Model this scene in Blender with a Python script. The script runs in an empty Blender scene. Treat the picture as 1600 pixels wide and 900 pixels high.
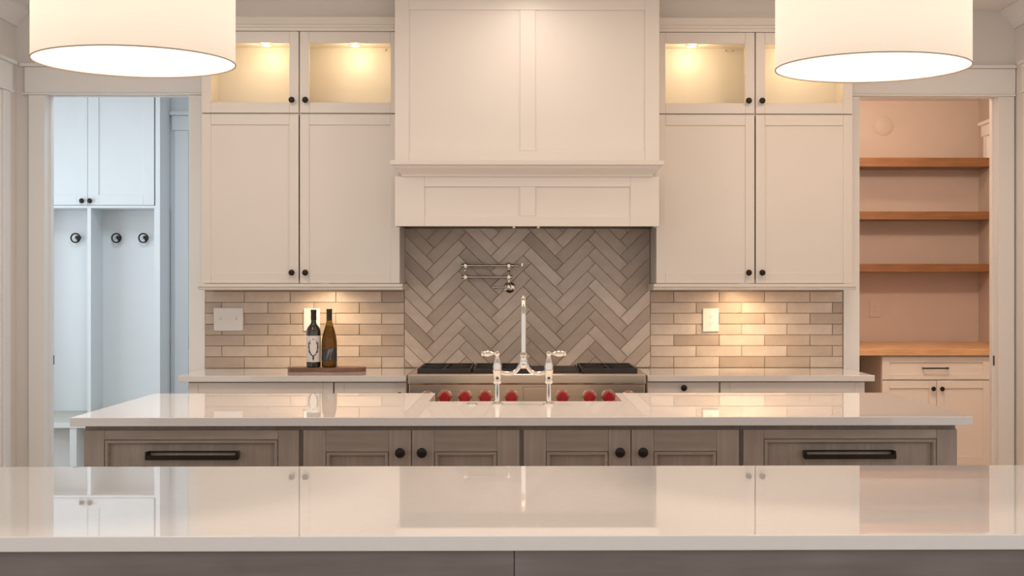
import bpy, bmesh, math, random
from mathutils import Vector, Matrix
random.seed(7)
PI = math.pi

# ------------------------------------------------------------------ camera, world, light
F = 2150.0            # focal length in pixels of the 1600 px wide frame
YAW = 0.013
CAMZ = 1.375
CX, CY = 812.0 + F * math.tan(YAW), 450.0
scn = bpy.context.scene
C = scn.collection

cam_d = bpy.data.cameras.new('camera')
cam_d.sensor_width = 36.0
cam_d.lens = 36.0 * F / 1600.0
cam_d.shift_x = -(CX - 800.0) / 1600.0
cam_d.clip_end = 60
cam = bpy.data.objects.new('camera', cam_d)
C.objects.link(cam)
cam.location = (0, 0, CAMZ)
cam.rotation_euler = (PI / 2, 0, -YAW)
scn.camera = cam

world = bpy.data.worlds.new('world')
scn.world = world
world.use_nodes = True
wb = world.node_tree.nodes['Background']
wb.inputs[0].default_value = (1.0, 0.975, 0.955, 1)
wb.inputs[1].default_value = 0.93

vs = scn.view_settings
vs.view_transform = 'Standard'
vs.look = 'None'
vs.gamma = 1.0
vs.use_curve_mapping = False
vs.exposure = 0.06


def light(name, kind, loc, energy, color, size=0.1, rot=(0, 0, 0), size_y=None, spot=None, blend=0.5):
    d = bpy.data.lights.new(name, kind)
    d.energy = energy
    d.color = color
    if kind == 'AREA':
        d.size = size
        if size_y:
            d.shape = 'RECTANGLE'
            d.size_y = size_y
        else:
            d.shape = 'DISK'
    else:
        d.shadow_soft_size = size
    if kind == 'SPOT':
        d.spot_size = spot
        d.spot_blend = blend
    o = bpy.data.objects.new(name, d)
    C.objects.link(o)
    o.location = loc
    o.rotation_euler = rot
    return o


WARM = (1.0, 0.80, 0.58)
# unseen fill lights added at the ceiling to brighten the cooking aisle
for lx, ly, e_, c_l, sz in ((-1.5, 6.35, 4.5, (1.0, 0.88, 0.76), 0.2), (0.04, 6.70, 3.2, (1.0, 0.84, 0.70), 0.2), (1.55, 6.35, 7.0, (1.0, 0.74, 0.52), 0.2),
                            (-1.5, 5.3, 11.0, (1.0, 0.84, 0.70), 1.0), (0.04, 5.3, 2.5, (1.0, 0.80, 0.64), 1.0), (1.55, 5.3, 10.5, (1.0, 0.71, 0.49), 1.0)):
    light('ceiling_fill_light', 'AREA', (lx, ly, 2.90), e_, c_l, sz)
# added fill spots without fixtures, to brighten the two island tops
for lx, ly, e_, c_l in ((-1.1, 5.45, 75.0, (1.0, 0.78, 0.62)), (0.02, 5.45, 75.0, (1.0, 0.76, 0.59)), (1.1, 5.45, 75.0, (1.0, 0.74, 0.56)), (-0.75, 2.95, 55.0, (1.0, 0.78, 0.62)), (0.8, 2.95, 55.0, (1.0, 0.75, 0.58))):
    light('island_fill_spot', 'SPOT', (lx, ly, 2.90), e_, c_l, 0.06, spot=math.radians(88), blend=0.8)
# assumed daylight from the mudroom's left: unseen area light, no window built
light('mudroom_assumed_daylight', 'AREA', (-4.1, 8.75, 1.75), 16, (0.78, 0.90, 1.0), 1.2, (PI / 2, 0, -PI / 2 + 0.45), 1.7)
light('mudroom_fill_light', 'AREA', (-2.6, 8.4, 2.90), 20, (0.77, 0.90, 1.0), 0.8)  # soft overhead fill added to lift the locker recesses
# assumed bulb of the pantry: unseen, no fixture, placed by the shelf shadows
light('pantry_added_light', 'POINT', (2.70, 10.50, 2.86), 11, (1.0, 0.71, 0.48), 0.06)


light('pantry_added_light', 'POINT', (2.55, 8.8, 2.80), 66, (1.0, 0.74, 0.54), 0.08)  # second light, added near the doorway as pantry fill


# ------------------------------------------------------------------ pixel -> place at a known depth
def _t(px, Y):
    dy = math.cos(YAW) * F - math.sin(YAW) * (px - CX)
    return Y / dy


def X(px, Y):
    return _t(px, Y) * (math.sin(YAW) * F + math.cos(YAW) * (px - CX))


def Z(py, Y, px=812.0):
    return CAMZ + (CY - py) * _t(px, Y)


# ------------------------------------------------------------------ materials
MATS = {}


def new_mat(name):
    m = bpy.data.materials.new(name)
    m.use_nodes = True
    nt = m.node_tree
    b = nt.nodes['Principled BSDF']
    MATS[name] = m
    return m, nt, b


def rgba(c):
    return (c[0], c[1], c[2], 1.0)


def noise_col(nt, b, c1, c2, scale=(1, 1, 1), nscale=5.0, detail=4.0, rough=0.55, lo=0.3, hi=0.7, coord='Object', bump=0.0):
    tc = nt.nodes.new('ShaderNodeTexCoord')
    mp = nt.nodes.new('ShaderNodeMapping')
    mp.inputs['Scale'].default_value = scale
    nz = nt.nodes.new('ShaderNodeTexNoise')
    nz.inputs['Scale'].default_value = nscale
    nz.inputs['Detail'].default_value = detail
    nz.inputs['Roughness'].default_value = rough
    cr = nt.nodes.new('ShaderNodeValToRGB')
    cr.color_ramp.elements[0].position = lo
    cr.color_ramp.elements[1].position = hi
    cr.color_ramp.elements[0].color = rgba(c1)
    cr.color_ramp.elements[1].color = rgba(c2)
    nt.links.new(tc.outputs[coord], mp.inputs['Vector'])
    nt.links.new(mp.outputs[0], nz.inputs['Vector'])
    nt.links.new(nz.outputs['Fac'], cr.inputs[0])
    nt.links.new(cr.outputs[0], b.inputs['Base Color'])
    if bump:
        bp = nt.nodes.new('ShaderNodeBump')
        bp.inputs['Strength'].default_value = bump
        bp.inputs['Distance'].default_value = 0.002
        nt.links.new(nz.outputs['Fac'], bp.inputs['Height'])
        nt.links.new(bp.outputs[0], b.inputs['Normal'])
    return cr, nz


def simple(name, c, rough=0.5, metal=0.0, vary=0.03, nscale=6.0, coat=0.0, bump=0.0):
    m, nt, b = new_mat(name)
    c1 = tuple(max(0, v * (1 - vary)) for v in c)
    c2 = tuple(min(1, v * (1 + vary)) for v in c)
    noise_col(nt, b, c1, c2, nscale=nscale, bump=bump)
    b.inputs['Roughness'].default_value = rough
    b.inputs['Metallic'].default_value = metal
    if coat:
        b.inputs['Coat Weight'].default_value = coat
        b.inputs['Coat Roughness'].default_value = 0.05
    return m


simple('cabinet_paint', (0.78, 0.725, 0.67), 0.38, vary=0.015, nscale=2.0)
simple('wall_paint', (0.82, 0.79, 0.76), 0.6, vary=0.015, nscale=3.0)
simple('trim_paint', (0.92, 0.915, 0.91), 0.35, vary=0.01, nscale=3.0)
simple('ceiling_paint', (0.90, 0.88, 0.86), 0.7, vary=0.01)
simple('mudroom_paint', (0.80, 0.825, 0.84), 0.4, vary=0.01)
simple('pantry_wall_paint', (0.58, 0.49, 0.44), 0.6, vary=0.02)
simple('grout', (0.47, 0.37, 0.30), 0.8, vary=0.08, nscale=60)
simple('black_metal', (0.022, 0.016, 0.012), 0.38, 0.6, vary=0.1)
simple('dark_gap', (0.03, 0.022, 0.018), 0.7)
simple('nickel', (0.72, 0.66, 0.59), 0.10, 1.0, vary=0.02)
simple('cast_iron', (0.030, 0.028, 0.027), 0.5, 0.2, vary=0.15, nscale=40)
simple('enamel_black', (0.02, 0.018, 0.017), 0.3, vary=0.1)
simple('red_knob', (0.40, 0.012, 0.018), 0.28, vary=0.05, coat=0.4)
simple('plate_white', (0.88, 0.86, 0.84), 0.3, vary=0.005)
simple('slot_grey', (0.35, 0.32, 0.30), 0.5)
simple('foil_black', (0.03, 0.022, 0.020), 0.35, vary=0.1)
simple('foil_olive', (0.045, 0.038, 0.018), 0.35, vary=0.1)
simple('label_paper', (0.82, 0.78, 0.74), 0.6, vary=0.03, nscale=30)
simple('label_ink', (0.07, 0.055, 0.055), 0.6)
simple('label_dark', (0.045, 0.040, 0.042), 0.5, vary=0.2, nscale=40)
simple('label_silver', (0.42, 0.40, 0.42), 0.4, vary=0.1, nscale=60)
simple('shade_rim', (0.42, 0.33, 0.25), 0.6)
simple('bench_wood', (0.55, 0.53, 0.44), 0.5, vary=0.08, nscale=8)
simple('insert_metal', (0.075, 0.062, 0.052), 0.45, 0.3)
simple('sink_white', (0.85, 0.83, 0.80), 0.15)

# quartz worktop
m, nt, b = new_mat('quartz')
noise_col(nt, b, (0.725, 0.70, 0.675), (0.745, 0.72, 0.695), nscale=60, detail=4)
b.inputs['Roughness'].default_value = 0.012
b.inputs['IOR'].default_value = 1.55

# brushed steel
m, nt, b = new_mat('steel')
noise_col(nt, b, (0.72, 0.58, 0.45), (0.82, 0.68, 0.54), scale=(1, 1, 60), nscale=6)
b.inputs['Metallic'].default_value = 1.0
b.inputs['Roughness'].default_value = 0.24


def wood(name, c1, c2, axis, rough=0.4, stretch=22.0, nscale=2.2, per_object=0.0):
    m, nt, b = new_mat(name)
    sc = [stretch, stretch, stretch]
    sc['xyz'.index(axis)] = 1.3
    cr, nz = noise_col(nt, b, c1, c2, scale=tuple(sc), nscale=nscale, detail=7, rough=0.62, lo=0.28, hi=0.74, bump=0.06)
    # cloudy stain
    tc = nt.nodes.new('ShaderNodeTexCoord')
    n2 = nt.nodes.new('ShaderNodeTexNoise')
    n2.inputs['Scale'].default_value = 5.0
    n2.inputs['Detail'].default_value = 3.0
    nt.links.new(tc.outputs['Object'], n2.inputs['Vector'])
    mx = nt.nodes.new('ShaderNodeMix')
    mx.data_type = 'RGBA'
    mx.blend_type = 'MULTIPLY'
    mx.inputs[0].default_value = 0.55
    r2 = nt.nodes.new('ShaderNodeValToRGB')
    r2.color_ramp.elements[0].position = 0.3
    r2.color_ramp.elements[1].position = 0.72
    r2.color_ramp.elements[0].color = (0.62, 0.60, 0.58, 1)
    r2.color_ramp.elements[1].color = (1, 1, 1, 1)
    nt.links.new(n2.outputs['Fac'], r2.inputs[0])
    nt.links.new(cr.outputs[0], mx.inputs[6])
    nt.links.new(r2.outputs[0], mx.inputs[7])
    nt.links.new(mx.outputs[2], b.inputs['Base Color'])
    b.inputs['Roughness'].default_value = rough
    return m


IC1, IC2 = (0.315, 0.255, 0.212), (0.43, 0.358, 0.308)
wood('island_wood_vertical', IC1, IC2, 'z', 0.34)
wood('island_wood_horizontal', IC1, IC2, 'x', 0.34)
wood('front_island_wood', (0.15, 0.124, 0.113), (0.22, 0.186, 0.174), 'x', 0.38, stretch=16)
wood('shelf_wood', (0.21, 0.092, 0.032), (0.35, 0.165, 0.065), 'x', 0.4, stretch=30)
wood('butcher_block', (0.60, 0.33, 0.15), (0.80, 0.50, 0.27), 'x', 0.35, stretch=26)
wood('board_wood', (0.16, 0.075, 0.045), (0.30, 0.15, 0.095), 'x', 0.4, stretch=30)
wood('floor_wood', (0.50, 0.40, 0.31), (0.66, 0.55, 0.44), 'y', 0.4, stretch=9)


def tile_mat(name, cA, cB, cC):
    m, nt, b = new_mat(name)
    oi = nt.nodes.new('ShaderNodeObjectInfo')
    cr = nt.nodes.new('ShaderNodeValToRGB')
    e = cr.color_ramp.elements
    e[0].color = rgba(cA)
    e[1].color = rgba(cC)
    k = e.new(0.5)
    k.color = rgba(cB)
    nt.links.new(oi.outputs['Random'], cr.inputs[0])
    tc = nt.nodes.new('ShaderNodeTexCoord')
    nz = nt.nodes.new('ShaderNodeTexNoise')
    nz.inputs['Scale'].default_value = 14
    nz.inputs['Detail'].default_value = 5
    nt.links.new(tc.outputs['Object'], nz.inputs['Vector'])
    r2 = nt.nodes.new('ShaderNodeValToRGB')
    r2.color_ramp.elements[0].position = 0.3
    r2.color_ramp.elements[1].position = 0.7
    r2.color_ramp.elements[0].color = (0.84, 0.83, 0.82, 1)
    r2.color_ramp.elements[1].color = (1, 1, 1, 1)
    nt.links.new(nz.outputs['Fac'], r2.inputs[0])
    mx = nt.nodes.new('ShaderNodeMix')
    mx.data_type = 'RGBA'
    mx.blend_type = 'MULTIPLY'
    mx.inputs[0].default_value = 1.0
    nt.links.new(cr.outputs[0], mx.inputs[6])
    nt.links.new(r2.outputs[0], mx.inputs[7])
    nt.links.new(mx.outputs[2], b.inputs['Base Color'])
    bp = nt.nodes.new('ShaderNodeBump')
    bp.inputs['Strength'].default_value = 0.25
    bp.inputs['Distance'].default_value = 0.003
    nt.links.new(nz.outputs['Fac'], bp.inputs['Height'])
    nt.links.new(bp.outputs[0], b.inputs['Normal'])
    b.inputs['Roughness'].default_value = 0.30
    return m


tile_mat('tile_glaze', (0.52, 0.415, 0.335), (0.65, 0.53, 0.435), (0.81, 0.69, 0.59))

# thin clear pane
m = bpy.data.materials.new('clear_pane')
m.use_nodes = True
nt = m.node_tree
nt.nodes.clear()
out = nt.nodes.new('ShaderNodeOutputMaterial')
tr = nt.nodes.new('ShaderNodeBsdfTransparent')
tr.inputs[0].default_value = (0.97, 0.98, 0.97, 1)
gl = nt.nodes.new('ShaderNodeBsdfGlossy')
gl.inputs['Roughness'].default_value = 0.02
fr = nt.nodes.new('ShaderNodeFresnel')
fr.inputs[0].default_value = 1.05
mix = nt.nodes.new('ShaderNodeMixShader')
nt.links.new(fr.outputs[0], mix.inputs[0])
nt.links.new(tr.outputs[0], mix.inputs[1])
nt.links.new(gl.outputs[0], mix.inputs[2])
nt.links.new(mix.outputs[0], out.inputs[0])
MATS['clear_pane'] = m

# bottles
m, nt, b = new_mat('dark_bottle')
noise_col(nt, b, (0.014, 0.016, 0.012), (0.024, 0.024, 0.018))
b.inputs['Roughness'].default_value = 0.06
b.inputs['Coat Weight'].default_value = 0.6
m, nt, b = new_mat('amber_bottle')
noise_col(nt, b, (0.36, 0.21, 0.025), (0.44, 0.27, 0.035))
b.inputs['Roughness'].default_value = 0.03
b.inputs['Transmission Weight'].default_value = 0.85
b.inputs['IOR'].default_value = 1.35


def fabric(name, dcol, tcol, fac):
    m = bpy.data.materials.new(name)
    m.use_nodes = True
    nt = m.node_tree
    nt.nodes.clear()
    out = nt.nodes.new('ShaderNodeOutputMaterial')
    d = nt.nodes.new('ShaderNodeBsdfDiffuse')
    t = nt.nodes.new('ShaderNodeBsdfTranslucent')
    d.inputs[0].default_value = rgba(dcol)
    tc = nt.nodes.new('ShaderNodeTexCoord')
    mp = nt.nodes.new('ShaderNodeMapping')
    mp.inputs['Scale'].default_value = (3, 3, 40)
    nz = nt.nodes.new('ShaderNodeTexNoise')
    nz.inputs['Scale'].default_value = 4
    cr = nt.nodes.new('ShaderNodeValToRGB')
    cr.color_ramp.elements[0].color = rgba(tuple(v * 0.93 for v in tcol))
    cr.color_ramp.elements[1].color = rgba(tcol)
    nt.links.new(tc.outputs['Object'], mp.inputs[0])
    nt.links.new(mp.outputs[0], nz.inputs['Vector'])
    nt.links.new(nz.outputs['Fac'], cr.inputs[0])
    nt.links.new(cr.outputs[0], t.inputs[0])
    mix = nt.nodes.new('ShaderNodeMixShader')
    mix.inputs[0].default_value = fac
    nt.links.new(d.outputs[0], mix.inputs[1])
    nt.links.new(t.outputs[0], mix.inputs[2])
    nt.links.new(mix.outputs[0], out.inputs[0])
    MATS[name] = m


fabric('shade_linen', (0.62, 0.55, 0.46), (0.95, 0.91, 0.82), 0.5)
fabric('shade_diffuser', (0.85, 0.83, 0.78), (0.98, 0.97, 0.94), 0.9)


def emit(name, c, s):
    m, nt, b = new_mat(name)
    b.inputs['Base Color'].default_value = rgba(c)
    b.inputs['Emission Color'].default_value = rgba(c)
    b.inputs['Emission Strength'].default_value = s


emit('lamp_lens', (1.0, 0.86, 0.66), 6.0)
emit('bulb_glow', (1.0, 0.86, 0.66), 8.0)

# ------------------------------------------------------------------ mesh helpers
WL = {}


def link(o, parent=None):
    C.objects.link(o)
    if parent is not None:
        o.parent = parent


def thing(name, label, cat, loc=(0, 0, 0), group=None):
    o = bpy.data.objects.new(name, None)
    o.empty_display_size = 0.05
    C.objects.link(o)
    o.location = loc
    WL[o] = Vector(loc)
    o['label'] = label
    o['category'] = cat
    if group:
        o['group'] = group
    return o


def obj(name, bm, mat, parent=None, smooth=False, bevel=0.0, bseg=2, label=None):
    """bm holds world coordinates; linked as one mesh object whose origin is the centre of its base"""
    bmesh.ops.recalc_face_normals(bm, faces=bm.faces)
    vs_ = [v.co for v in bm.verts]
    lo = Vector((min(v.x for v in vs_), min(v.y for v in vs_), min(v.z for v in vs_)))
    hi = Vector((max(v.x for v in vs_), max(v.y for v in vs_), max(v.z for v in vs_)))
    org = Vector(((lo.x + hi.x) / 2, (lo.y + hi.y) / 2, lo.z))
    bmesh.ops.translate(bm, verts=bm.verts, vec=-org)
    me = bpy.data.meshes.new(name)
    bm.to_mesh(me)
    bm.free()
    if smooth:
        for p in me.polygons:
            p.use_smooth = True
        try:
            me.set_sharp_from_angle(angle=math.radians(40))
        except Exception:
            pass
    me.materials.append(MATS[mat])
    o = bpy.data.objects.new(name, me)
    link(o, parent)
    base = WL[parent] if parent is not None else Vector((0, 0, 0))
    o.location = org - base
    WL[o] = org
    if bevel:
        md = o.modifiers.new('edge', 'BEVEL')
        md.width = bevel
        md.segments = bseg
        md.limit_method = 'ANGLE'
    if label:
        o['label'] = label
    return o


def tag(o, label, cat, group=None):
    o['label'] = label
    o['category'] = cat
    if group:
        o['group'] = group
    return o


def struct(o, label=None):
    o['kind'] = 'structure'
    if label:
        o['label'] = label
    return o


def bx(bm, x0, x1, y0, y1, z0, z1):
    if x0 > x1: x0, x1 = x1, x0
    if y0 > y1: y0, y1 = y1, y0
    if z0 > z1: z0, z1 = z1, z0
    v = [bm.verts.new(p) for p in ((x0, y0, z0), (x1, y0, z0), (x1, y1, z0), (x0, y1, z0),
                                   (x0, y0, z1), (x1, y0, z1), (x1, y1, z1), (x0, y1, z1))]
    for f in ((0, 1, 2, 3), (4, 5, 6, 7), (0, 1, 5, 4), (1, 2, 6, 5), (2, 3, 7, 6), (3, 0, 4, 7)):
        bm.faces.new([v[i] for i in f])
    return bm


def box(*a):
    return bx(bmesh.new(), *a)


def prism(bm, pts, axis, a0, a1):
    """pts: 2D outline; axis 'z' -> (x,y), 'x' -> (y,z), 'y' -> (x,z)"""
    def mk(p, a):
        return {'z': (p[0], p[1], a), 'x': (a, p[0], p[1]), 'y': (p[0], a, p[1])}[axis]
    A = [bm.verts.new(mk(p, a0)) for p in pts]
    B = [bm.verts.new(mk(p, a1)) for p in pts]
    bm.faces.new(A)
    bm.faces.new(B)
    n = len(pts)
    for i in range(n):
        bm.faces.new((A[i], A[(i + 1) % n], B[(i + 1) % n], B[i]))
    return bm


def lathe(bm, prof, center, axis='z', n=24):
    """prof: list of (radius, height along axis)"""
    cx, cy, cz = center
    rings = []
    for r, h in prof:
        ring = []
        if r < 1e-6:
            p = {'z': (cx, cy, cz + h), 'y': (cx, cy + h, cz), 'x': (cx + h, cy, cz)}[axis]
            ring = [bm.verts.new(p)]
        else:
            for i in range(n):
                a = 2 * PI * i / n
                u, w = r * math.cos(a), r * math.sin(a)
                p = {'z': (cx + u, cy + w, cz + h), 'y': (cx + u, cy + h, cz + w), 'x': (cx + h, cy + u, cz + w)}[axis]
                ring.append(bm.verts.new(p))
        rings.append(ring)
    for A, B in zip(rings[:-1], rings[1:]):
        for i in range(n):
            j = (i + 1) % n
            if len(A) == 1 and len(B) == 1:
                continue
            if len(A) == 1:
                bm.faces.new((A[0], B[i], B[j]))
            elif len(B) == 1:
                bm.faces.new((A[i], A[j], B[0]))
            else:
                bm.faces.new((A[i], A[j], B[j], B[i]))
    if len(rings[0]) > 1:
        bm.faces.new(rings[0])
    if len(rings[-1]) > 1:
        bm.faces.new(rings[-1])
    return bm


def tube(bm, pts, rad, n=12, closed=False):
    """rad: number or list"""
    pts = [Vector(p) for p in pts]
    m_ = len(pts)
    rads = rad if isinstance(rad, (list, tuple)) else [rad] * m_
    rings = []
    prevu = None
    for i, p in enumerate(pts):
        if closed:
            d = pts[(i + 1) % m_] - pts[i - 1]
        else:
            d = pts[min(i + 1, m_ - 1)] - pts[max(i - 1, 0)]
        d.normalize()
        if prevu is None:
            u = d.orthogonal().normalized()
        else:
            u = (prevu - d * prevu.dot(d)).normalized()
        prevu = u
        w = d.cross(u)
        rings.append([bm.verts.new(p + (u * math.cos(2 * PI * k / n) + w * math.sin(2 * PI * k / n)) * rads[i]) for k in range(n)])
    rng = range(m_) if closed else range(m_ - 1)
    for i in rng:
        A, B = rings[i], rings[(i + 1) % m_]
        for k in range(n):
            j = (k + 1) % n
            bm.faces.new((A[k], A[j], B[j], B[k]))
    if not closed:
        bm.faces.new(rings[0])
        bm.faces.new(rings[-1])
    return bm


def arc(c, r, a0, a1, n, plane='xz'):
    o_ = []
    for i in range(n + 1):
        a = a0 + (a1 - a0) * i / n
        u, w = r * math.cos(a), r * math.sin(a)
        if plane == 'xz':
            o_.append((c[0] + u, c[1], c[2] + w))
        elif plane == 'yz':
            o_.append((c[0], c[1] + u, c[2] + w))
        else:
            o_.append((c[0] + u, c[1] + w, c[2]))
    return o_


# ------------------------------------------------------------------ depth planes (metres from the camera)
Y_TILE = 7.68
Y_WALL = 7.69
Y_WALLB = 7.81
Y_UP = 7.34        # faces of the upper cabinet doors
Y_HOOD = 7.12
Y_CTR = 7.00       # front edge of the wall worktops
Y_RNG = 6.95
I_FRONT, I_BACK = 4.91, 6.04          # middle island worktop
N_FRONT, N_BACK = 2.561, 3.565        # near island worktop
Z_CTR = 0.929
Z_ISL = 0.914
Z_CEIL = 2.93
X_L, X_R = -2.80, 2.78
MUD_BACK, PAN_BACK = 10.30, 11.40

# ------------------------------------------------------------------ room shell
struct(obj('floor', box(-5.2, 5.2, -2.5, 12.0, -0.05, 0.0), 'floor_wood'))
struct(obj('ceiling', box(-5.2, 5.2, 1.2, 12.0, Z_CEIL, Z_CEIL + 0.08), 'ceiling_paint'))

LD0, LD1 = X(70, 7.67), X(295, 7.67)      # left doorway
RD0, RD1 = X(1343, 7.67), X(1560, 7.67)   # right doorway
ZD = Z(146, 7.67)
bm = bmesh.new()
for a, b_, z0, z1 in ((X_L - 0.12, LD0 - 0.02, 0, Z_CEIL), (LD0 - 0.02, LD1 + 0.02, ZD + 0.02, Z_CEIL), (LD1 + 0.02, RD0 - 0.02, 0, Z_CEIL),
                      (RD0 - 0.02, RD1 + 0.02, ZD + 0.02, Z_CEIL), (RD1 + 0.02, X_R + 0.12, 0, Z_CEIL)):
    bx(bm, a, b_, Y_WALL, Y_WALLB, z0, z1)
wall_back = struct(obj('wall_back', bm, 'wall_paint'))
struct(obj('wall_left', box(X_L - 0.12, X_L, 5.6, Y_WALL - 0.001, 0, Z_CEIL), 'wall_paint'))
struct(obj('wall_right', box(X_R, X_R + 0.12, 5.6, Y_WALL - 0.001, 0, Z_CEIL), 'wall_paint'))
# mudroom and pantry walls
struct(obj('wall_mudroom_back', box(-4.3, -1.0, MUD_BACK, MUD_BACK + 0.1, 0, Z_CEIL), 'mudroom_paint'))
struct(obj('wall_mudroom_left', box(-4.4, -4.3, Y_WALLB, MUD_BACK + 0.1, 0, Z_CEIL), 'mudroom_paint'))
struct(obj('wall_mudroom_right', box(-1.1, -1.0, Y_WALLB, MUD_BACK, 0, Z_CEIL), 'mudroom_paint'))
PAN_RX = X(1529, PAN_BACK)
struct(obj('wall_pantry_back', box(1.2, PAN_RX + 0.1, PAN_BACK, PAN_BACK + 0.1, 0, Z_CEIL), 'pantry_wall_paint'))
struct(obj('wall_pantry_left', box(1.2, 1.3, Y_WALLB, PAN_BACK, 0, Z_CEIL), 'pantry_wall_paint'))
struct(obj('wall_pantry_right', box(PAN_RX, PAN_RX + 0.1, Y_WALLB, PAN_BACK, 0, Z_CEIL), 'pantry_wall_paint'))


# doorway casings -----------------------------------------------------------------
def casing_set(name, x0, x1, hinge_x, hx_side, hx0, hx1):
    """name: trim; x0,x1 opening in the back wall"""
    W_ = 0.089
    bm = bmesh.new()
    yb, yf = Y_WALL - 0.002, Y_WALL - 0.022
    root = obj(name, box(hx0, hx1, yf - 0.002, yb, ZD + 0.0, Z(106, 7.67)), 'trim_paint', bevel=0.002)
    struct(root)
    root.name = name
    obj('cap', box(max(hx0 - 0.02, X_L + 0.003), min(hx1 + 0.02, X_R - 0.003), yf - 0.02, yb, Z(106, 7.67) + 0.001, Z(101, 7.67)), 'trim_paint', root, bevel=0.002)
    obj('bead', box(max(hx0 - 0.01, X_L + 0.003), min(hx1 + 0.01, X_R - 0.003), yf - 0.010, yb, ZD - 0.012, ZD - 0.001), 'trim_paint', root, bevel=0.003)
    obj('casing_leg', box(x0 - W_, x0, yf, yb, 0, ZD - 0.013), 'trim_paint', root, bevel=0.002)
    obj('casing_leg', box(x1, x1 + W_, yf, yb, 0, ZD - 0.013), 'trim_paint', root, bevel=0.002)
    j = obj('jamb', box(x0 - 0.018, x0 - 0.001, Y_WALL, Y_WALLB + 0.012, 0, ZD), 'trim_paint', root)
    k = obj('jamb', box(x1 + 0.001, x1 + 0.018, Y_WALL, Y_WALLB + 0.012, 0, ZD), 'trim_paint', root)
    obj('head_jamb', box(x0 - 0.018, x1 + 0.018, Y_WALL, Y_WALLB + 0.012, ZD + 0.001, ZD + 0.018), 'trim_paint', root)
    # door stops
    obj('stop', box(x0 - 0.001, x0 + 0.010, Y_WALL + 0.055, Y_WALL + 0.09, 0, ZD - 0.011), 'trim_paint', root)
    obj('stop', box(x1 - 0.010, x1 + 0.001, Y_WALL + 0.055, Y_WALL + 0.09, 0, ZD - 0.011), 'trim_paint', root)
    obj('stop', box(x0 - 0.001, x1 + 0.001, Y_WALL + 0.055, Y_WALL + 0.09, ZD - 0.010, ZD + 0.001), 'trim_paint', root)
    return root


t1 = casing_set('trim_1', LD0, LD1, None, -1, X_L + 0.004 + 0.05, LD1 + 0.115)
t2 = casing_set('trim_2', RD0, RD1, None, 1, RD0 - 0.115, X_R - 0.004)
obj('hinge', box(LD0 - 0.0005, LD0 + 0.004, Y_WALLB - 0.035, Y_WALLB + 0.006, Z(569, 7.8), Z(555, 7.8)), 'black_metal', t1, label='small black door hinge')
obj('strike_plate', box(LD1 - 0.007, LD1 + 0.0005, Y_WALL + 0.004, Y_WALL + 0.03, Z(545, 7.7), Z(526, 7.7)), 'black_metal', t1, label='black door strike plate')
obj('hinge', box(RD1 - 0.004, RD1 + 0.0005, Y_WALLB - 0.075, Y_WALLB - 0.045, Z(571, 7.76), Z(556, 7.76)), 'black_metal', t2, label='small black door hinge')

# casing of the doors in the side walls (only their far ends show)
for nm, s, xw in (('trim_3', 1, X_L), ('trim_4', -1, X_R)):
    f0, f1 = xw + s * 0.002, xw + s * 0.022
    ye = 7.545 if s > 0 else 7.50
    r = struct(obj(nm, box(f0, f1 + s * 0.002, 6.4, ye + 0.025, ZD, Z(106, 7.67)), 'trim_paint', bevel=0.002))
    obj('cap', box(f0, f1 + s * 0.02, 6.38, ye + 0.045, Z(106, 7.67) + 0.001, Z(101, 7.67)), 'trim_paint', r, bevel=0.002)
    obj('bead', box(f0, f1 + s * 0.01, 6.39, ye + 0.035, ZD - 0.012, ZD - 0.001), 'trim_paint', r, bevel=0.003)
    obj('casing_leg', box(f0, f1, ye - 0.089, ye, 0, ZD - 0.013), 'trim_paint', r, bevel=0.002)
    obj('casing_leg', box(f0, f1, 6.42, 6.509, 0, ZD - 0.013), 'trim_paint', r, bevel=0.002)
    d = struct(obj('door_1' if s > 0 else 'door_2', box(f0, xw + s * 0.010, 6.512, ye - 0.092, 0.008, ZD - 0.014), 'trim_paint'))
    for za, zb in ((0.25, 0.95), (1.12, 2.32)):
        obj('door_panel', box(xw + s * 0.0105, xw + s * 0.016, 6.62, ye - 0.20, za, zb), 'trim_paint', d, bevel=0.003)

# crown moulding at the ceiling
def crown(name, axis, wallpos, s, a0, a1, ztop, drop, proj):
    pr = [(0, -drop), (0.012, -drop), (0.016, -drop * 0.8), (proj * 0.55, -drop * 0.42), (proj * 0.85, -drop * 0.2), (proj, -drop * 0.15), (proj, 0), (0, 0)]
    pts = [(wallpos + s * p, ztop + q) for p, q in pr]
    return struct(obj(name, prism(bmesh.new(), pts, axis, a0, a1), 'trim_paint'))


crown('trim_5', 'y', X_L + 0.001, 1, 5.6, Y_WALL - 0.002, Z_CEIL - 0.001, 0.10, 0.085)
crown('trim_6', 'y', X_R - 0.001, -1, 5.6, Y_WALL - 0.002, Z_CEIL - 0.001, 0.10, 0.085)

# ------------------------------------------------------------------ tiled backsplash
PXM = F / Y_TILE
TX0, TX1 = X(320.5, Y_TILE), X(1316.5, Y_TILE)
HX0, HX1 = X(632, Y_TILE), X(1016, Y_TILE)
bs = obj('backsplash', box(TX0, TX1, Y_TILE + 0.0005, Y_WALL - 0.0005, Z_CTR + 0.0, 1.78), 'grout', wall_back)
GAP = 0.0034
PL, PW = 0.2545, 0.0614   # tile pitch


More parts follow.
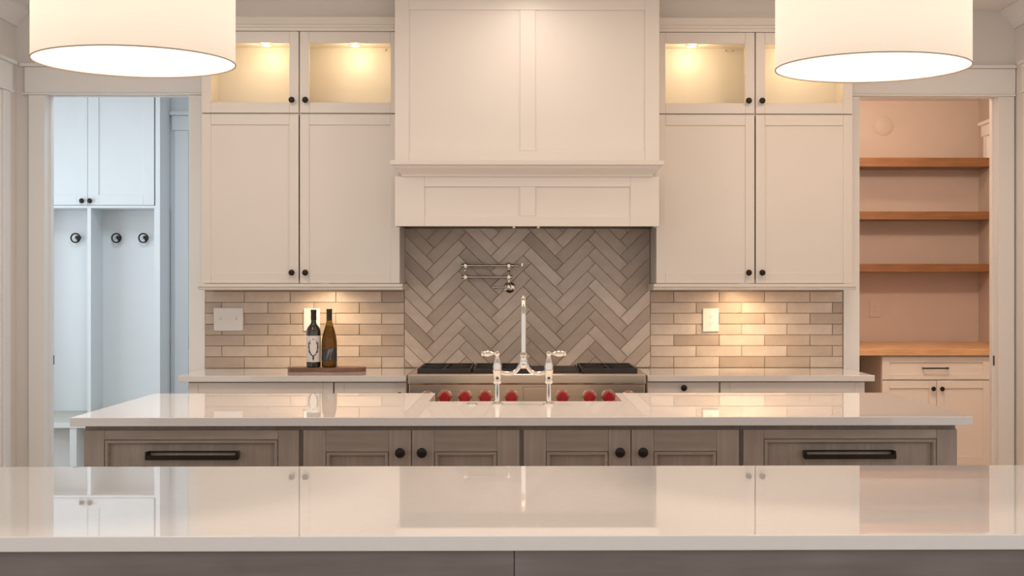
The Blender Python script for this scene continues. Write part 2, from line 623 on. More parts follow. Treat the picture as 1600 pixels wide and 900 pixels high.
def clip(poly, xa, xb, za, zb):
    def cut(ps, inside, inter):
        out_ = []
        for i in range(len(ps)):
            a, b_ = ps[i - 1], ps[i]
            ia, ib = inside(a), inside(b_)
            if ib:
                if not ia:
                    out_.append(inter(a, b_))
                out_.append(b_)
            elif ia:
                out_.append(inter(a, b_))
        return out_

    def ix(v):
        return lambda a, b_: (v, a[1] + (b_[1] - a[1]) * (v - a[0]) / (b_[0] - a[0]))

    def iz(v):
        return lambda a, b_: (a[0] + (b_[0] - a[0]) * (v - a[1]) / (b_[1] - a[1]), v)
    for ins, it in ((lambda p: p[0] >= xa, ix(xa)), (lambda p: p[0] <= xb, ix(xb)), (lambda p: p[1] >= za, iz(za)), (lambda p: p[1] <= zb, iz(zb))):
        if len(poly) < 3:
            return []
        poly = cut(poly, ins, it)
    return poly


def area(p):
    return abs(sum(p[i - 1][0] * p[i][1] - p[i][0] * p[i - 1][1] for i in range(len(p)))) / 2


TILE_CACHE = {}


def add_tile(poly):
    if len(poly) < 3 or area(poly) < 0.00006:
        return
    cx = sum(p[0] for p in poly) / len(poly)
    cz = sum(p[1] for p in poly) / len(poly)
    key = tuple((round(p[0] - cx, 4), round(p[1] - cz, 4)) for p in poly)
    if key not in TILE_CACHE:
        n = len(key)
        ins = 0.0012
        inner = []
        for x_, z_ in key:
            L = math.hypot(x_, z_)
            inner.append((x_ - (ins if x_ > 0 else -ins) if abs(x_) > ins * 2 else x_, z_ - (ins if z_ > 0 else -ins) if abs(z_) > ins * 2 else z_))
        verts = [(x_, 0.0, z_) for x_, z_ in key] + [(x_, -0.0055, z_) for x_, z_ in key] + [(x_, -0.0068, z_) for x_, z_ in inner]
        faces = [tuple(range(2 * n, 3 * n))]
        for i in range(n):
            j = (i + 1) % n
            faces.append((i, j, n + j, n + i))
            faces.append((n + i, n + j, 2 * n + j, 2 * n + i))
        me = bpy.data.meshes.new('tile')
        me.from_pydata(verts, [], faces)
        me.materials.append(MATS['tile_glaze'])
        bm = bmesh.new()
        bm.from_mesh(me)
        bmesh.ops.recalc_face_normals(bm, faces=bm.faces)
        # an open shell: make sure that the front faces the room
        for f in bm.faces:
            if len(f.verts) == n and all(abs(v.co.y + 0.0068) < 1e-6 for v in f.verts):
                if f.normal.y > 0:
                    bmesh.ops.reverse_faces(bm, faces=bm.faces)
                break
        bm.to_mesh(me)
        bm.free()
        TILE_CACHE[key] = me
    o = bpy.data.objects.new('tile', TILE_CACHE[key])
    C.objects.link(o)
    o.parent = bs
    o.location = Vector((cx, Y_TILE + 0.0004 + random.uniform(0, 0.0012), cz)) - WL[bs]
    o.rotation_euler = (random.uniform(-0.006, 0.006), 0, random.uniform(-0.004, 0.004))


# coursed fields left and right of the range
row_z = [Z(py, Y_TILE) for py in (455.5, 469.5, 487, 504.3, 522.4, 539.8, 557, 574.2)]
row_z = [row_z[0] + (row_z[-1] - row_z[0]) * i / 7 for i in range(8)]
row_z[-1] = Z_CTR - 0.0005
hg = GAP / 2
for (xa, xb, ph) in ((TX0, HX0, (X(382, Y_TILE), X(347, Y_TILE))), (HX1, TX1, (X(1052.5, Y_TILE), X(1087.5, Y_TILE)))):
    for r in range(8):
        if r < 7:
            z1, z0 = row_z[r], row_z[r + 1]
        else:
            break
        x = ph[r % 2] - 8 * PL
        while x < xb:
            a, b_ = max(x + hg, xa + 0.001), min(x + PL - hg, xb - hg)
            zz0, zz1 = z0 + hg, z1 - hg
            if b_ - a > 0.008:
                add_tile([(a, zz0), (b_, zz0), (b_, zz1), (a, zz1)])
            x += PL
# herringbone field behind the range
hx, hz = X(880.0, Y_TILE), Z(461.0, Y_TILE)
cA = math.cos(PI / 4)
for ia in range(-14, 15):
    for ib in range(-4, 5):
        ox, oz = ia * PW + ib * PL, ia * PW - ib * PL
        for kind in (0, 1):
            if kind == 0:
                r0 = (hg, hg, PL - hg, PW - hg)
            else:
                r0 = (hg, PW + hg, PW - hg, PW + PL - hg)
            pts = [(r0[0], r0[1]), (r0[2], r0[1]), (r0[2], r0[3]), (r0[0], r0[3])]
            wp = []
            for (u, w) in pts:
                u += ox
                w += oz
                wp.append((hx + (u - w) * cA, hz + (u + w) * cA))
            wp = clip(wp, HX0 + hg, HX1 - hg, Z_CTR + 0.004, 1.76)
            add_tile(wp)

# ------------------------------------------------------------------ cabinet parts
def knob(parent, x, yf, z, r=0.0165):
    prof = [(0.010, 0.0), (0.010, -0.003), (0.0055, -0.005), (0.0055, -0.014), (r * 0.85, -0.018), (r, -0.022), (r * 0.92, -0.027), (r * 0.5, -0.030), (0, -0.0305)]
    return obj('knob', lathe(bmesh.new(), prof, (x, yf - 0.0003, z), 'y', 20), 'black_metal', parent, smooth=True, label='round dark bronze knob')


def pull(parent, x0, x1, yf, z, h=0.011, name='handle', framed=False):
    bm = bmesh.new()
    for xx in (x0 + 0.006, x1 - 0.006):
        bx(bm, xx - 0.005, xx + 0.005, yf - 0.032, yf - 0.0003, z - 0.005, z + 0.005)
    if framed:
        bx(bm, x0, x1, yf - 0.042, yf - 0.026, z - h / 2, z - h / 2 + 0.016)
        bx(bm, x0, x1, yf - 0.008, yf - 0.0003, z + h / 2 - 0.006, z + h / 2)
        for a in (x0, x1 - 0.008):
            bx(bm, a, a + 0.008, yf - 0.040, yf - 0.0003, z - h / 2 + 0.001, z + h / 2)
    else:
        bx(bm, x0, x1, yf - 0.042, yf - 0.030, z - h / 2, z + h / 2)
    return obj(name, bm, 'black_metal', parent, bevel=0.0015, label='black bar pull')


def shaker(parent, name, x0, x1, z0, z1, yf, st, rl, mv='cabinet_paint', mh=None, recess=0.009, glass=False, bead=0.0, th=0.02, rb=None):
    """a framed front: the panel is the part; stiles and rails (and an inner bead) are its pieces"""
    mh = mh or mv
    rb = rb or rl
    if glass:
        p = obj(name, box(x0 + st - 0.006, x1 - st + 0.006, yf + 0.011, yf + 0.015, z0 + rb - 0.006, z1 - rl + 0.006), 'clear_pane', parent, label='clear glass pane in a white frame')
    else:
        p = obj(name, box(x0 + st - 0.006, x1 - st + 0.006, yf + recess, yf + th - 0.002, z0 + rb - 0.006, z1 - rl + 0.006), mv, parent)
    bv = 0.0016
    obj('stile', box(x0, x0 + st, yf, yf + th, z0, z1), mv, p, bevel=bv)
    obj('stile', box(x1 - st, x1, yf, yf + th, z0, z1), mv, p, bevel=bv)
    obj('rail', box(x0 + st + 0.0004, x1 - st - 0.0004, yf, yf + th, z1 - rl, z1), mh, p, bevel=bv)
    obj('rail', box(x0 + st + 0.0004, x1 - st - 0.0004, yf, yf + th, z0, z0 + rb), mh, p, bevel=bv)
    if bead:
        a0, a1, c0, c1 = x0 + st + 0.0006, x1 - st - 0.0006, z0 + rb + 0.0006, z1 - rl - 0.0006
        bm = bmesh.new()
        o4 = [(a0, c0), (a1, c0), (a1, c1), (a0, c1)]
        i4 = [(a0 + bead, c0 + bead), (a1 - bead, c0 + bead), (a1 - bead, c1 - bead), (a0 + bead, c1 - bead)]
        prf = [(0, 0.004), (0.18, -0.0035), (0.62, -0.0035), (0.8, 0.001), (1, recess - 0.0006)]
        rings = []
        for f_, d_ in prf:
            rings.append([bm.verts.new((o4[i][0] + (i4[i][0] - o4[i][0]) * f_, yf + d_, o4[i][1] + (i4[i][1] - o4[i][1]) * f_)) for i in range(4)])
        for A, B in zip(rings[:-1], rings[1:]):
            for i in range(4):
                j = (i + 1) % 4
                bm.faces.new((A[i], A[j], B[j], B[i]))
        obj('moulding', bm, mh, p)
    return p


# ------------------------------------------------------------------ upper cabinets with lit glass tops
def upper_cabinet(x0, x1, xs, label, lamp_dx, k):
    """x0,x1 body sides, xs door split (metres)"""
    yb = Y_TILE - 0.010
    yf = Y_UP
    zb, zg, zt = Z(442.5, Y_UP), Z(177.5, Y_UP, 600), Z(49.5, Y_UP, 600)
    root = thing('upper_cabinet', label, 'cabinet', ((x0 + x1) / 2, (yf + yb) / 2, zb), 'upper cabinets beside the range hood')
    P = 'cabinet_paint'
    t = 0.018
    yi = yf + 0.0215
    obj('side_panel', box(x0, x0 + t, yi, yb, zb, zt), P, root)
    obj('side_panel', box(x1 - t, x1, yi, yb, zb, zt), P, root)
    obj('bottom_panel', box(x0 + t, x1 - t, yi, yb, zb, zb + t), P, root)
    obj('top_panel', box(x0 + t, x1 - t, yi, yb, zt - 0.03, zt), P, root)
    obj('middle_shelf', box(x0 + t, x1 - t, yi, yb - 0.006, zg - t / 2, zg + t / 2), P, root)
    obj('back_panel', box(x0 + t, x1 - t, yb - 0.006, yb, zb + t, zt - 0.03), P, root)
    obj('partition', box(xs - t / 2, xs + t / 2, yi, yb - 0.006, zg + t / 2, zt - 0.03), P, root)
    g = 0.0035
    st = 0.049
    # doors
    for i, (a, b_) in enumerate(((x0, xs - g), (xs + g, x1))):
        d = shaker(root, 'door', a, b_, zb, zg - g, yf, st, 0.056, recess=0.0075)
        kx = xs - 0.037 if i == 0 else xs + 0.035
        knob(d, kx, yf, Z(426, Y_UP, 600))
        gd = shaker(root, 'glass_door', a, b_, zg + g, zt, yf, st, 0.060, glass=True, rb=0.056)
        knob(gd, kx, yf, Z(157, Y_UP, 600))
        # puck lamp under the top panel
        px_ = (a + b_) / 2 + lamp_dx[i]
        ly = yf + 0.19
        pk = obj('puck_lamp', lathe(bmesh.new(), [(0.034, 0), (0.034, -0.008), (0.028, -0.011)], (px_, ly, zt - 0.0305), 'z', 24), 'nickel', root, smooth=True)
        obj('lens', lathe(bmesh.new(), [(0.025, 0), (0.025, -0.0015)], (px_, ly, zt - 0.0418), 'z', 24), 'lamp_lens', pk)
        light('puck_light', 'POINT', (px_, ly - 0.03, zt - 0.075), 1.22, (1.0, 0.73, 0.41), 0.022)
        # shelf pins
        for qx in ((b_ - st - 0.055, b_ - st - 0.018) if (k, i) in ((0, 1), (1, 0)) else ()) + ((a + st + 0.014,) if (k, i) == (1, 0) else ()):
            obj('shelf_pin', lathe(bmesh.new(), [(0.004, 0), (0.004, -0.008)], (qx, yb - 0.0062, Z(78.5, yb, 600)), 'y', 10), 'slot_grey', root)
    # light rail
    zr0, zr1 = Z(453, Y_UP - 0.012), zb - 0.0035
    bm = bmesh.new()
    e0 = 0.016
    prf = [(yf + 0.02, zr0), (yf - 0.006, zr0), (yf - 0.010, zr0 + 0.004), (yf - 0.010, zr0 + 0.012), (yf - 0.020, zr0 + 0.018), (yf - 0.020, zr1), (yf + 0.02, zr1)]
    prism(bm, prf, 'x', x0 - e0, x1 + e0)
    lr = obj('light_rail', bm, P, root)
    for xa, xb in ((x0 - e0, x0 + 0.012), (x1 - 0.012, x1 + e0)):
        obj('rail_return', box(xa, xb, yf + 0.021, yb, zr0, zr1), P, root)
    # strip below the cabinet (fixed to its underside)
    lx = X(508, Y_UP + 0.15) if k == 0 else X(1160, Y_UP + 0.15)
    pk = obj('puck_lamp', lathe(bmesh.new(), [(0.034, 0), (0.034, -0.008), (0.028, -0.011)], (lx, yf + 0.12, zb - 0.0005), 'z', 24), 'nickel', root, smooth=True)
    obj('lens', lathe(bmesh.new(), [(0.025, 0), (0.025, -0.0015)], (lx, yf + 0.12, zb - 0.0125), 'z', 24), 'lamp_lens', pk)
    light('under_cabinet_light', 'SPOT', (lx, yf + 0.13, zb - 0.02), (8.5, 10.0)[k], ((1.0, 0.74, 0.47), (1.0, 0.70, 0.41))[k], 0.03, (math.radians(20), 0, 0), spot=math.radians(150), blend=1.0)
    # frieze and crown
    zc = zt + 0.002
    obj('frieze', box(x0, x1, yf + 0.004, yf + 0.03, zc, Z_CEIL - 0.002), P, root)
    z27, z39, z43 = Z(27, Y_UP - 0.03, 600), Z(39, Y_UP - 0.02, 600), Z(43.5, Y_UP - 0.01, 600)
    prf = [(yf + 0.0035, zc), (yf - 0.008, zc), (yf - 0.010, z43), (yf - 0.018, z43 + 0.002), (yf - 0.020, z39), (yf - 0.030, z39 + 0.003), (yf - 0.042, z27 - 0.004), (yf - 0.042, z27), (yf + 0.0035, z27)]
    obj('crown', prism(bmesh.new(), prf, 'x', x0 - 0.0, x1 + 0.0), P, root)
    return root


UL0, ULs, UL1 = X(315, Y_UP), X(467.5, Y_UP), X(624.5, Y_UP)
UR0, URs, UR1 = X(1025.5, Y_UP), X(1180, Y_UP), X(1332, Y_UP)
upper_cabinet(UL0, UL1, ULs, 'tall white upper cabinet above the wine bottles with lit glass top doors', (0.05, 0.005), 0)
upper_cabinet(UR0, UR1, URs, 'tall white upper cabinet next to the pantry doorway with lit glass top doors', (-0.05, 0.0), 1)

# ------------------------------------------------------------------ range hood
HL, HR = X(617, Y_HOOD), X(1030, Y_HOOD)
zh0, zh1 = Z(353.5, Y_HOOD), Z(276, Y_HOOD)
zs0, zs1 = zh1, Z(252.5, Y_HOOD)
hood = thing('range_hood', 'large panelled white range hood boxed in above the stove', 'range hood', ((HL + HR) / 2, (Y_HOOD + Y_TILE) / 2, zh0))
P = 'cabinet_paint'
yb = Y_TILE - 0.010
XU0, XU1 = UL1 + 0.002, UR0 - 0.002
obj('core', box(XU0, XU1, Y_HOOD + 0.03, yb, zh1 + 0.002, Z_CEIL - 0.002), P, hood)


def hood_front(name, z0, z1, stL, stR, mid, rt, rb, x0, x1, yf):
    """frame with two sunk panels"""
    p = obj(name, box(x0, x1, yf + 0.0075, yf + 0.028, z0, z1), P, hood)
    m0, m1 = mid
    obj('stile', box(x0, stL, yf, yf + 0.0073, z0, z1), P, p, bevel=0.0015)
    obj('stile', box(stR, x1, yf, yf + 0.0073, z0, z1), P, p, bevel=0.0015)
    obj('stile', box(m0, m1, yf, yf + 0.0073, z0 + rb + 0.0003, z1 - rt - 0.0003), P, p, bevel=0.0015)
    obj('rail', box(stL + 0.0003, stR - 0.0003, yf, yf + 0.0073, z1 - rt, z1), P, p, bevel=0.0015)
    obj('rail', box(stL + 0.0003, stR - 0.0003, yf, yf + 0.0073, z0, z0 + rb), P, p, bevel=0.0015)
    return p


yq = Y_HOOD
hood_front('chimney_front', zs1 + 0.001, Z_CEIL - 0.002, X(639, yq), X(1008, yq), (X(812.5, yq), X(836.5, yq)), Z_CEIL - 0.002 - Z(15.5, yq), Z(236, yq) - zs1, HL, HR, yq)
hood_front('valance', zh0, zh1 + 0.001, X(663, yq), X(985, yq), (X(812.5, yq), X(836.5, yq)), zh1 - Z(292, yq), Z(338, yq) - zh0, HL, HR, yq)
# side faces of the box in front of the cabinets
for a, b_ in ((HL, HL + 0.018), (HR - 0.018, HR)):
    obj('side_panel', box(a, b_, yq + 0.0285, Y_UP - 0.05, zh0, Z_CEIL - 0.002), P, hood)
# ledge moulding
bm = bmesh.new()
prf = [(yq + 0.012, zs0), (yq - 0.010, zs0), (yq - 0.014, zs0 + 0.010), (yq - 0.046, zs0 + 0.040), (yq - 0.052, zs0 + 0.054), (yq - 0.068, zs0 + 0.057), (yq - 0.070, zs1), (yq + 0.012, zs1)]
c_ = [(p[0] - (yq), p[1]) for p in prf]
# mitred ends: scale the x-extent with the projection
A, B = [], []
for py_, pz in prf:
    e = max(0.0, yq - py_) * 0.25
    ins = 0.0 if pz > zs0 + 0.05 else (0.045 if pz < zs0 + 0.02 else 0.022)
    A.append(bm.verts.new((HL - e + ins * 0.85, py_, pz)))
    B.append(bm.verts.new((HR + e - ins * 0.85, py_, pz)))
bm.faces.new(A)
bm.faces.new(B)
for i in range(len(A)):
    j = (i + 1) % len(A)
    bm.faces.new((A[i], A[j], B[j], B[i]))
obj('ledge', bm, P, hood)
# underside insert, raised a little behind the valance
ins = obj('insert', box(XU0 + 0.002, XU1 - 0.002, yq + 0.032, yb, zh0 + 0.011, zh0 + 0.05), 'insert_metal', hood, label='dark metal hood insert')
for px_ in (803, 841):
    obj('control', lathe(bmesh.new(), [(0.009, 0), (0.009, -0.016), (0.006, -0.02)], (X(px_, yq + 0.06), yq + 0.06, zh0 + 0.0105), 'z', 14), 'nickel', ins, smooth=True)
for px_ in (700, 930):
    obj('filter', box(X(px_, 7.4) - 0.22, X(px_, 7.4) + 0.22, 7.25, 7.6, zh0 + 0.0085, zh0 + 0.0105), 'insert_metal', ins)

# ------------------------------------------------------------------ wall base cabinets and worktops
ZB = Z_CTR - 0.0305
YD = Y_CTR + 0.032      # door faces


def base_cabinet(x0, x1, label, fronts, toe=0.10):
    root = thing('base_cabinet', label, 'cabinet', ((x0 + x1) / 2, (YD + Y_WALL) / 2, 0.0), 'white base cabinets along the tiled wall')
    obj('body', box(x0, x1, YD + 0.021, Y_TILE - 0.012, toe, ZB - 0.001), 'cabinet_paint', root)
    obj('toe_kick', box(x0 + 0.002, x1 - 0.002, YD + 0.09, Y_TILE - 0.014, 0.001, toe - 0.0005), 'dark_gap', root)
    for fn in fronts:
        fn(root, x0, x1)
    return root


def door_front(kx=None, kz=None, split=False):
    def fn(root, x0, x1):
        xs = [(x0 + 0.003, x1 - 0.003)] if not split else [(x0 + 0.003, (x0 + x1) / 2 - 0.0015), ((x0 + x1) / 2 + 0.0015, x1 - 0.003)]
        for a, b_ in xs:
            d = shaker(root, 'door', a, b_, 0.105, ZB - 0.006, YD, 0.05, 0.054)
            if kx is not None:
                knob(d, kx, YD, kz)
    return fn


def drawer_front(kx, kz):
    def fn(root, x0, x1):
        d = obj('drawer', box(x0 + 0.003, x1 - 0.003, YD, YD + 0.02, ZB - 0.165, ZB - 0.006), 'cabinet_paint', root, bevel=0.0015)
        knob(d, kx, YD, kz)
        shaker(root, 'door', x0 + 0.003, x1 - 0.003, 0.105, ZB - 0.169, YD, 0.05, 0.054)
    return fn


BL0, BLs, BL1 = X(293, YD), X(521.5, YD), X(636, YD)
BR0, BRs, BR1 = X(1010.5, YD), X(1124.5, YD), X(1352, YD)
base_cabinet(BL0, BLs - 0.001, 'wide white base cabinet under the wine bottles, nearest the mudroom door', [door_front(X(500, YD), Z(640, YD))])
base_cabinet(BLs + 0.001, BL1 - 0.002, 'narrow white base cabinet on the mudroom side of the range', [door_front(X(625, YD), Z(617, YD))])
base_cabinet(BR0 + 0.002, BRs - 0.001, 'narrow white base cabinet with a knobbed top drawer beside the range', [drawer_front(X(1068, YD), Z(606, YD))])
base_cabinet(BRs + 0.001, BR1, 'wide white base cabinet nearest the pantry doorway', [door_front(X(1150, YD), Z(640, YD))])
CL0, CR1 = X(277, Y_CTR), X(1367, Y_CTR)
o = obj('countertop', box(CL0, BL1 - 0.0015, Y_CTR, Y_TILE - 0.009, ZB, Z_CTR), 'quartz', bevel=0.0025)
tag(o, 'white quartz worktop carrying the wine bottles and wooden board', 'countertop', 'white quartz worktops')
o = obj('countertop', box(BR0 + 0.0015, CR1, Y_CTR, Y_TILE - 0.009, ZB, Z_CTR), 'quartz', bevel=0.0025)
tag(o, 'empty white quartz worktop between the range and pantry doorway', 'countertop', 'white quartz worktops')

# ------------------------------------------------------------------ range
RL, RR = X(637.5, Y_RNG), X(1009, Y_RNG)
RC = (RL + RR) / 2
rng = thing('gas_range', 'stainless steel gas range with red knobs and black grates', 'stove', (RC, (Y_RNG + Y_TILE) / 2, 0.0))
zt0, zt1 = Z(600.5, Y_RNG), Z(584.5, Y_RNG)
obj('body', box(RL + 0.004, RR - 0.004, Y_RNG + 0.05, Y_TILE - 0.014, 0.12, zt0 - 0.001), 'steel', rng)
obj('control_panel', box(RL + 0.004, RR - 0.004, Y_RNG + 0.016, Y_RNG + 0.049, 0.745, zt0 - 0.001), 'steel', rng, bevel=0.002)
obj('bullnose', box(RL, RR, Y_RNG, Y_RNG + 0.10, zt0, zt1), 'steel', rng, bevel=0.007, bseg=3)
obj('cooktop', box(RL + 0.004, RR - 0.004, Y_RNG + 0.1005, Y_TILE - 0.014, zt0, zt1 - 0.012), 'steel', rng)
for a, b_, nm in ((RL + 0.004, RL + 0.035, 'side_rim'), (RR - 0.035, RR - 0.004, 'side_rim')):
    obj(nm, box(a, b_, Y_RNG + 0.1005, Y_TILE - 0.014, zt1 - 0.0118, zt1 - 0.001), 'steel', rng, bevel=0.002)
obj('back_rim', box(RL + 0.036, RR - 0.036, Y_TILE - 0.08, Y_TILE - 0.014, zt1 - 0.0118, Z(573, 7.6)), 'steel', rng, bevel=0.003)
for a, b_ in ((RL + 0.02, RC + 0.13), (RC + 0.15, RR - 0.02)):
    d = obj('oven_door', box(a, b_, Y_RNG + 0.012, Y_RNG + 0.049, 0.16, 0.735), 'steel', rng, bevel=0.004)
    bm = bmesh.new()
    tube(bm, [(a + 0.03, Y_RNG - 0.045, 0.69), (b_ - 0.03, Y_RNG - 0.045, 0.69)], 0.012)
    for xx in (a + 0.05, b_ - 0.05):
        tube(bm, [(xx, Y_RNG - 0.045, 0.69), (xx, Y_RNG + 0.0118, 0.69)], 0.009)
    obj('handle', bm, 'steel', d, smooth=True)
    obj('window', box(a + 0.08, b_ - 0.08, Y_RNG + 0.0105, Y_RNG + 0.0118, 0.30, 0.58), 'enamel_black', d)
for lx in (RL + 0.06, RR - 0.06):
    for ly in (Y_RNG + 0.1, Y_TILE - 0.1):
        obj('leg', lathe(bmesh.new(), [(0.02, 0.001), (0.02, 0.03), (0.016, 0.119)], (lx, ly, 0), 'z', 14), 'steel', rng, smooth=True)
# display
obj('display', box(X(818, Y_RNG), X(860, Y_RNG), Y_RNG + 0.0125, Y_RNG + 0.0158, Z(640, Y_RNG), Z(606, Y_RNG)), 'steel', rng, bevel=0.001)
bm = bmesh.new()
bx(bm, X(816.5, Y_RNG), X(861.5, Y_RNG), Y_RNG + 0.0145, Y_RNG + 0.0159, Z(642, Y_RNG), Z(604.5, Y_RNG))
obj('display_bezel', bm, 'slot_grey', rng)
for px_ in (667, 695, 726, 758, 799, 879, 921, 951, 983):
    small = px_ in (667, 983)
    kz = Z(622.5 if small else 620.5, Y_RNG)
    kx = X(px_, Y_RNG)
    bz = obj('knob_bezel', lathe(bmesh.new(), [(0.038, 0), (0.038, -0.004), (0.034, -0.008), (0.030, -0.008)], (kx, Y_RNG + 0.0158, kz), 'y', 28), 'steel', rng, smooth=True)
    kb = bmesh.new()
    lathe(kb, [(0.028, -0.0085), (0.0305, -0.014), (0.031, -0.022), (0.028, -0.034), (0.025, -0.046), (0.022, -0.050), (0, -0.051)], (kx, Y_RNG + 0.0158, kz), 'y', 28)
    bx(kb, kx - 0.006, kx + 0.006, Y_RNG + 0.0158 - 0.058, Y_RNG - 0.012, kz - 0.026, kz + 0.027)
    obj('knob', kb, 'red_knob', bz, smooth=True, label='red control knob')


def grate(x0, x1, y0, y1, ncell):
    z1 = Z(568.3, 7.52)
    z0 = z1 - 0.022
    zb = zt1 - 0.011
    root = obj('grate', box(x0 + 0.004, x1 - 0.004, y0 + 0.004, y1 - 0.004, zb, zb + 0.004), 'enamel_black', rng)
    bm = bmesh.new()
    w = 0.012
    bx(bm, x0, x1, y0, y0 + w, z0, z1)
    bx(bm, x0, x1, y1 - w, y1, z0, z1)
    bx(bm, x0, x0 + w, y0 + w, y1 - w, z0, z1)
    bx(bm, x1 - w, x1, y0 + w, y1 - w, z0, z1)
    ym = (y0 + y1) / 2
    bx(bm, x0 + w, x1 - w, ym - w / 2, ym + w / 2, z0, z1)
    for xx in (x0, x1 - w):
        for yy in (y0, ym - w / 2, y1 - w):
            bx(bm, xx, xx + w, yy, yy + w, zb + 0.004, z0)
    obj('frame', bm, 'cast_iron', root, bevel=0.002)
    xm = (x0 + x1) / 2
    for ya, yc in ((y0 + w, ym - w / 2), (ym + w / 2, y1 - w)):
        cy_ = (ya + yc) / 2
        bm = bmesh.new()
        for ang in range(8):
            a = ang * PI / 4
            ca, sa = math.cos(a), math.sin(a)
            lim = min(((x1 - x0) / 2 - w) / abs(ca) if abs(ca) > 1e-3 else 9, ((yc - ya) / 2) / abs(sa) if abs(sa) > 1e-3 else 9)
            p0 = Vector((xm + ca * 0.035, cy_ + sa * 0.035, 0))
            p1 = Vector((xm + ca * lim, cy_ + sa * lim, 0))
            n_ = Vector((-sa, ca, 0)) * 0.005
            prism(bm, [tuple((p0 + n_).xy), tuple((p1 + n_).xy), tuple((p1 - n_).xy), tuple((p0 - n_).xy)], 'z', z0 + 0.004, z1)
        obj('fingers', bm, 'cast_iron', root)
        obj('burner', lathe(bmesh.new(), [(0.055, 0), (0.055, 0.006), (0.04, 0.010), (0.036, 0.018), (0.0, 0.020)], (xm, cy_, zb + 0.0042), 'z', 24), 'enamel_black', root, smooth=True)


gy0, gy1 = Y_RNG + 0.115, Y_TILE - 0.095
grate(X(652, gy0), X(736.5, gy0), gy0, gy1, 2)
grate(X(738.5, gy0), X(826, gy0), gy0, gy1, 2)
grate(X(908, gy0), X(996, gy0), gy0, gy1, 2)
# griddle between the grates
gx0, gx1 = X(828, gy0), X(905.5, gy0)
gd = obj('griddle', box(gx0, gx1, gy0, gy1, zt1 - 0.0115, zt1 + 0.006), 'cast_iron', rng, bevel=0.003, label='flat black griddle')
for a, b_ in ((gx0, gx0 + 0.006), (gx1 - 0.006, gx1)):
    obj('lip', box(a, b_, gy0, gy1, zt1 + 0.0062, zt1 + 0.014), 'cast_iron', gd)

# ------------------------------------------------------------------ pot filler
pf = thing('pot_filler', 'polished nickel folding pot filler tap on the herringbone tiles', 'tap', (X(796, 7.62), 7.64, Z(449, 7.62)))
yt = Y_TILE - 0.0072
ya = yt - 0.062
cx_, cz_ = X(795, ya), Z(449, ya)
N = 'nickel'
obj('rosette', lathe(bmesh.new(), [(0.031, 0), (0.031, -0.004), (0.026, -0.009), (0.015, -0.012), (0.014, -0.045)], (cx_ + 0.004, yt, cz_), 'y', 28), N, pf, smooth=True)
bm = lathe(bmesh.new(), [(0.0, -0.016), (0.010, -0.014), (0.0145, 0), (0.012, 0.012), (0.010, 0.018), (0.012, 0.022), (0.009, 0.030), (0.009, 0.044), (0.0, 0.046)], (cx_, ya, cz_), 'z', 20)
obj('valve_body', bm, N, pf, smooth=True)
bm = bmesh.new()
tube(bm, [(cx_ - 0.012, ya - 0.004, cz_), (cx_ - 0.06, ya - 0.006, cz_ - 0.001), (cx_ - 0.075, ya - 0.006, cz_ - 0.002), (cx_ - 0.09, ya - 0.006, cz_ - 0.002)], [0.005, 0.004, 0.0075, 0.002])
obj('lever', bm, N, pf, smooth=True)
zl, zu = Z(433, ya), Z(415, ya)
xl = X(727, ya)
for z_, nm in ((zl, 'lower_arm'), (zu, 'upper_arm')):
    bm = bmesh.new()
    tube(bm, [(xl, ya, z_), (cx_, ya, z_)], 0.0075)
    for xx in (xl, cx_):
        lathe(bm, [(0, -0.019), (0.011, -0.015), (0.015, 0), (0.011, 0.015), (0, 0.019)], (xx, ya, z_), 'z', 18)
        lathe(bm, [(0.011, -0.02), (0.011, 0.02)], (xx, ya, z_), 'x', 18)
    obj(nm, bm, N, pf, smooth=True)
bm = lathe(bmesh.new(), [(0.010, 0), (0.010, 0.016), (0.013, 0.022), (0.008, 0.027), (0.013, 0.034), (0.008, 0.040), (0.010, zu - zl)], (cx_, ya, zl), 'z', 18)
obj('joint', bm, N, pf, smooth=True)
bm = lathe(bmesh.new(), [(0.005, 0), (0.0095, 0.006), (0.0095, 0.014), (0.006, 0.02), (0.007, 0.028)], (xl, ya, zu - 0.036), 'z', 18)
obj('end_joint', bm, N, pf, smooth=True)
bm = lathe(bmesh.new(), [(0.010, 0.012), (0.010, 0.030), (0.006, 0.034), (0.006, 0.044), (0.009, 0.046), (0.009, 0.052), (0.004, 0.056), (0.004, 0.066)], (cx_, ya, zu), 'x', 18)
lathe(bm, [(0.0, -0.008), (0.0085, -0.006), (0.0085, 0.010), (0, 0.012)], (cx_ + 0.074, ya, zu + 0.003), 'z', 16)
obj('spout_valve', bm, N, pf, smooth=True)

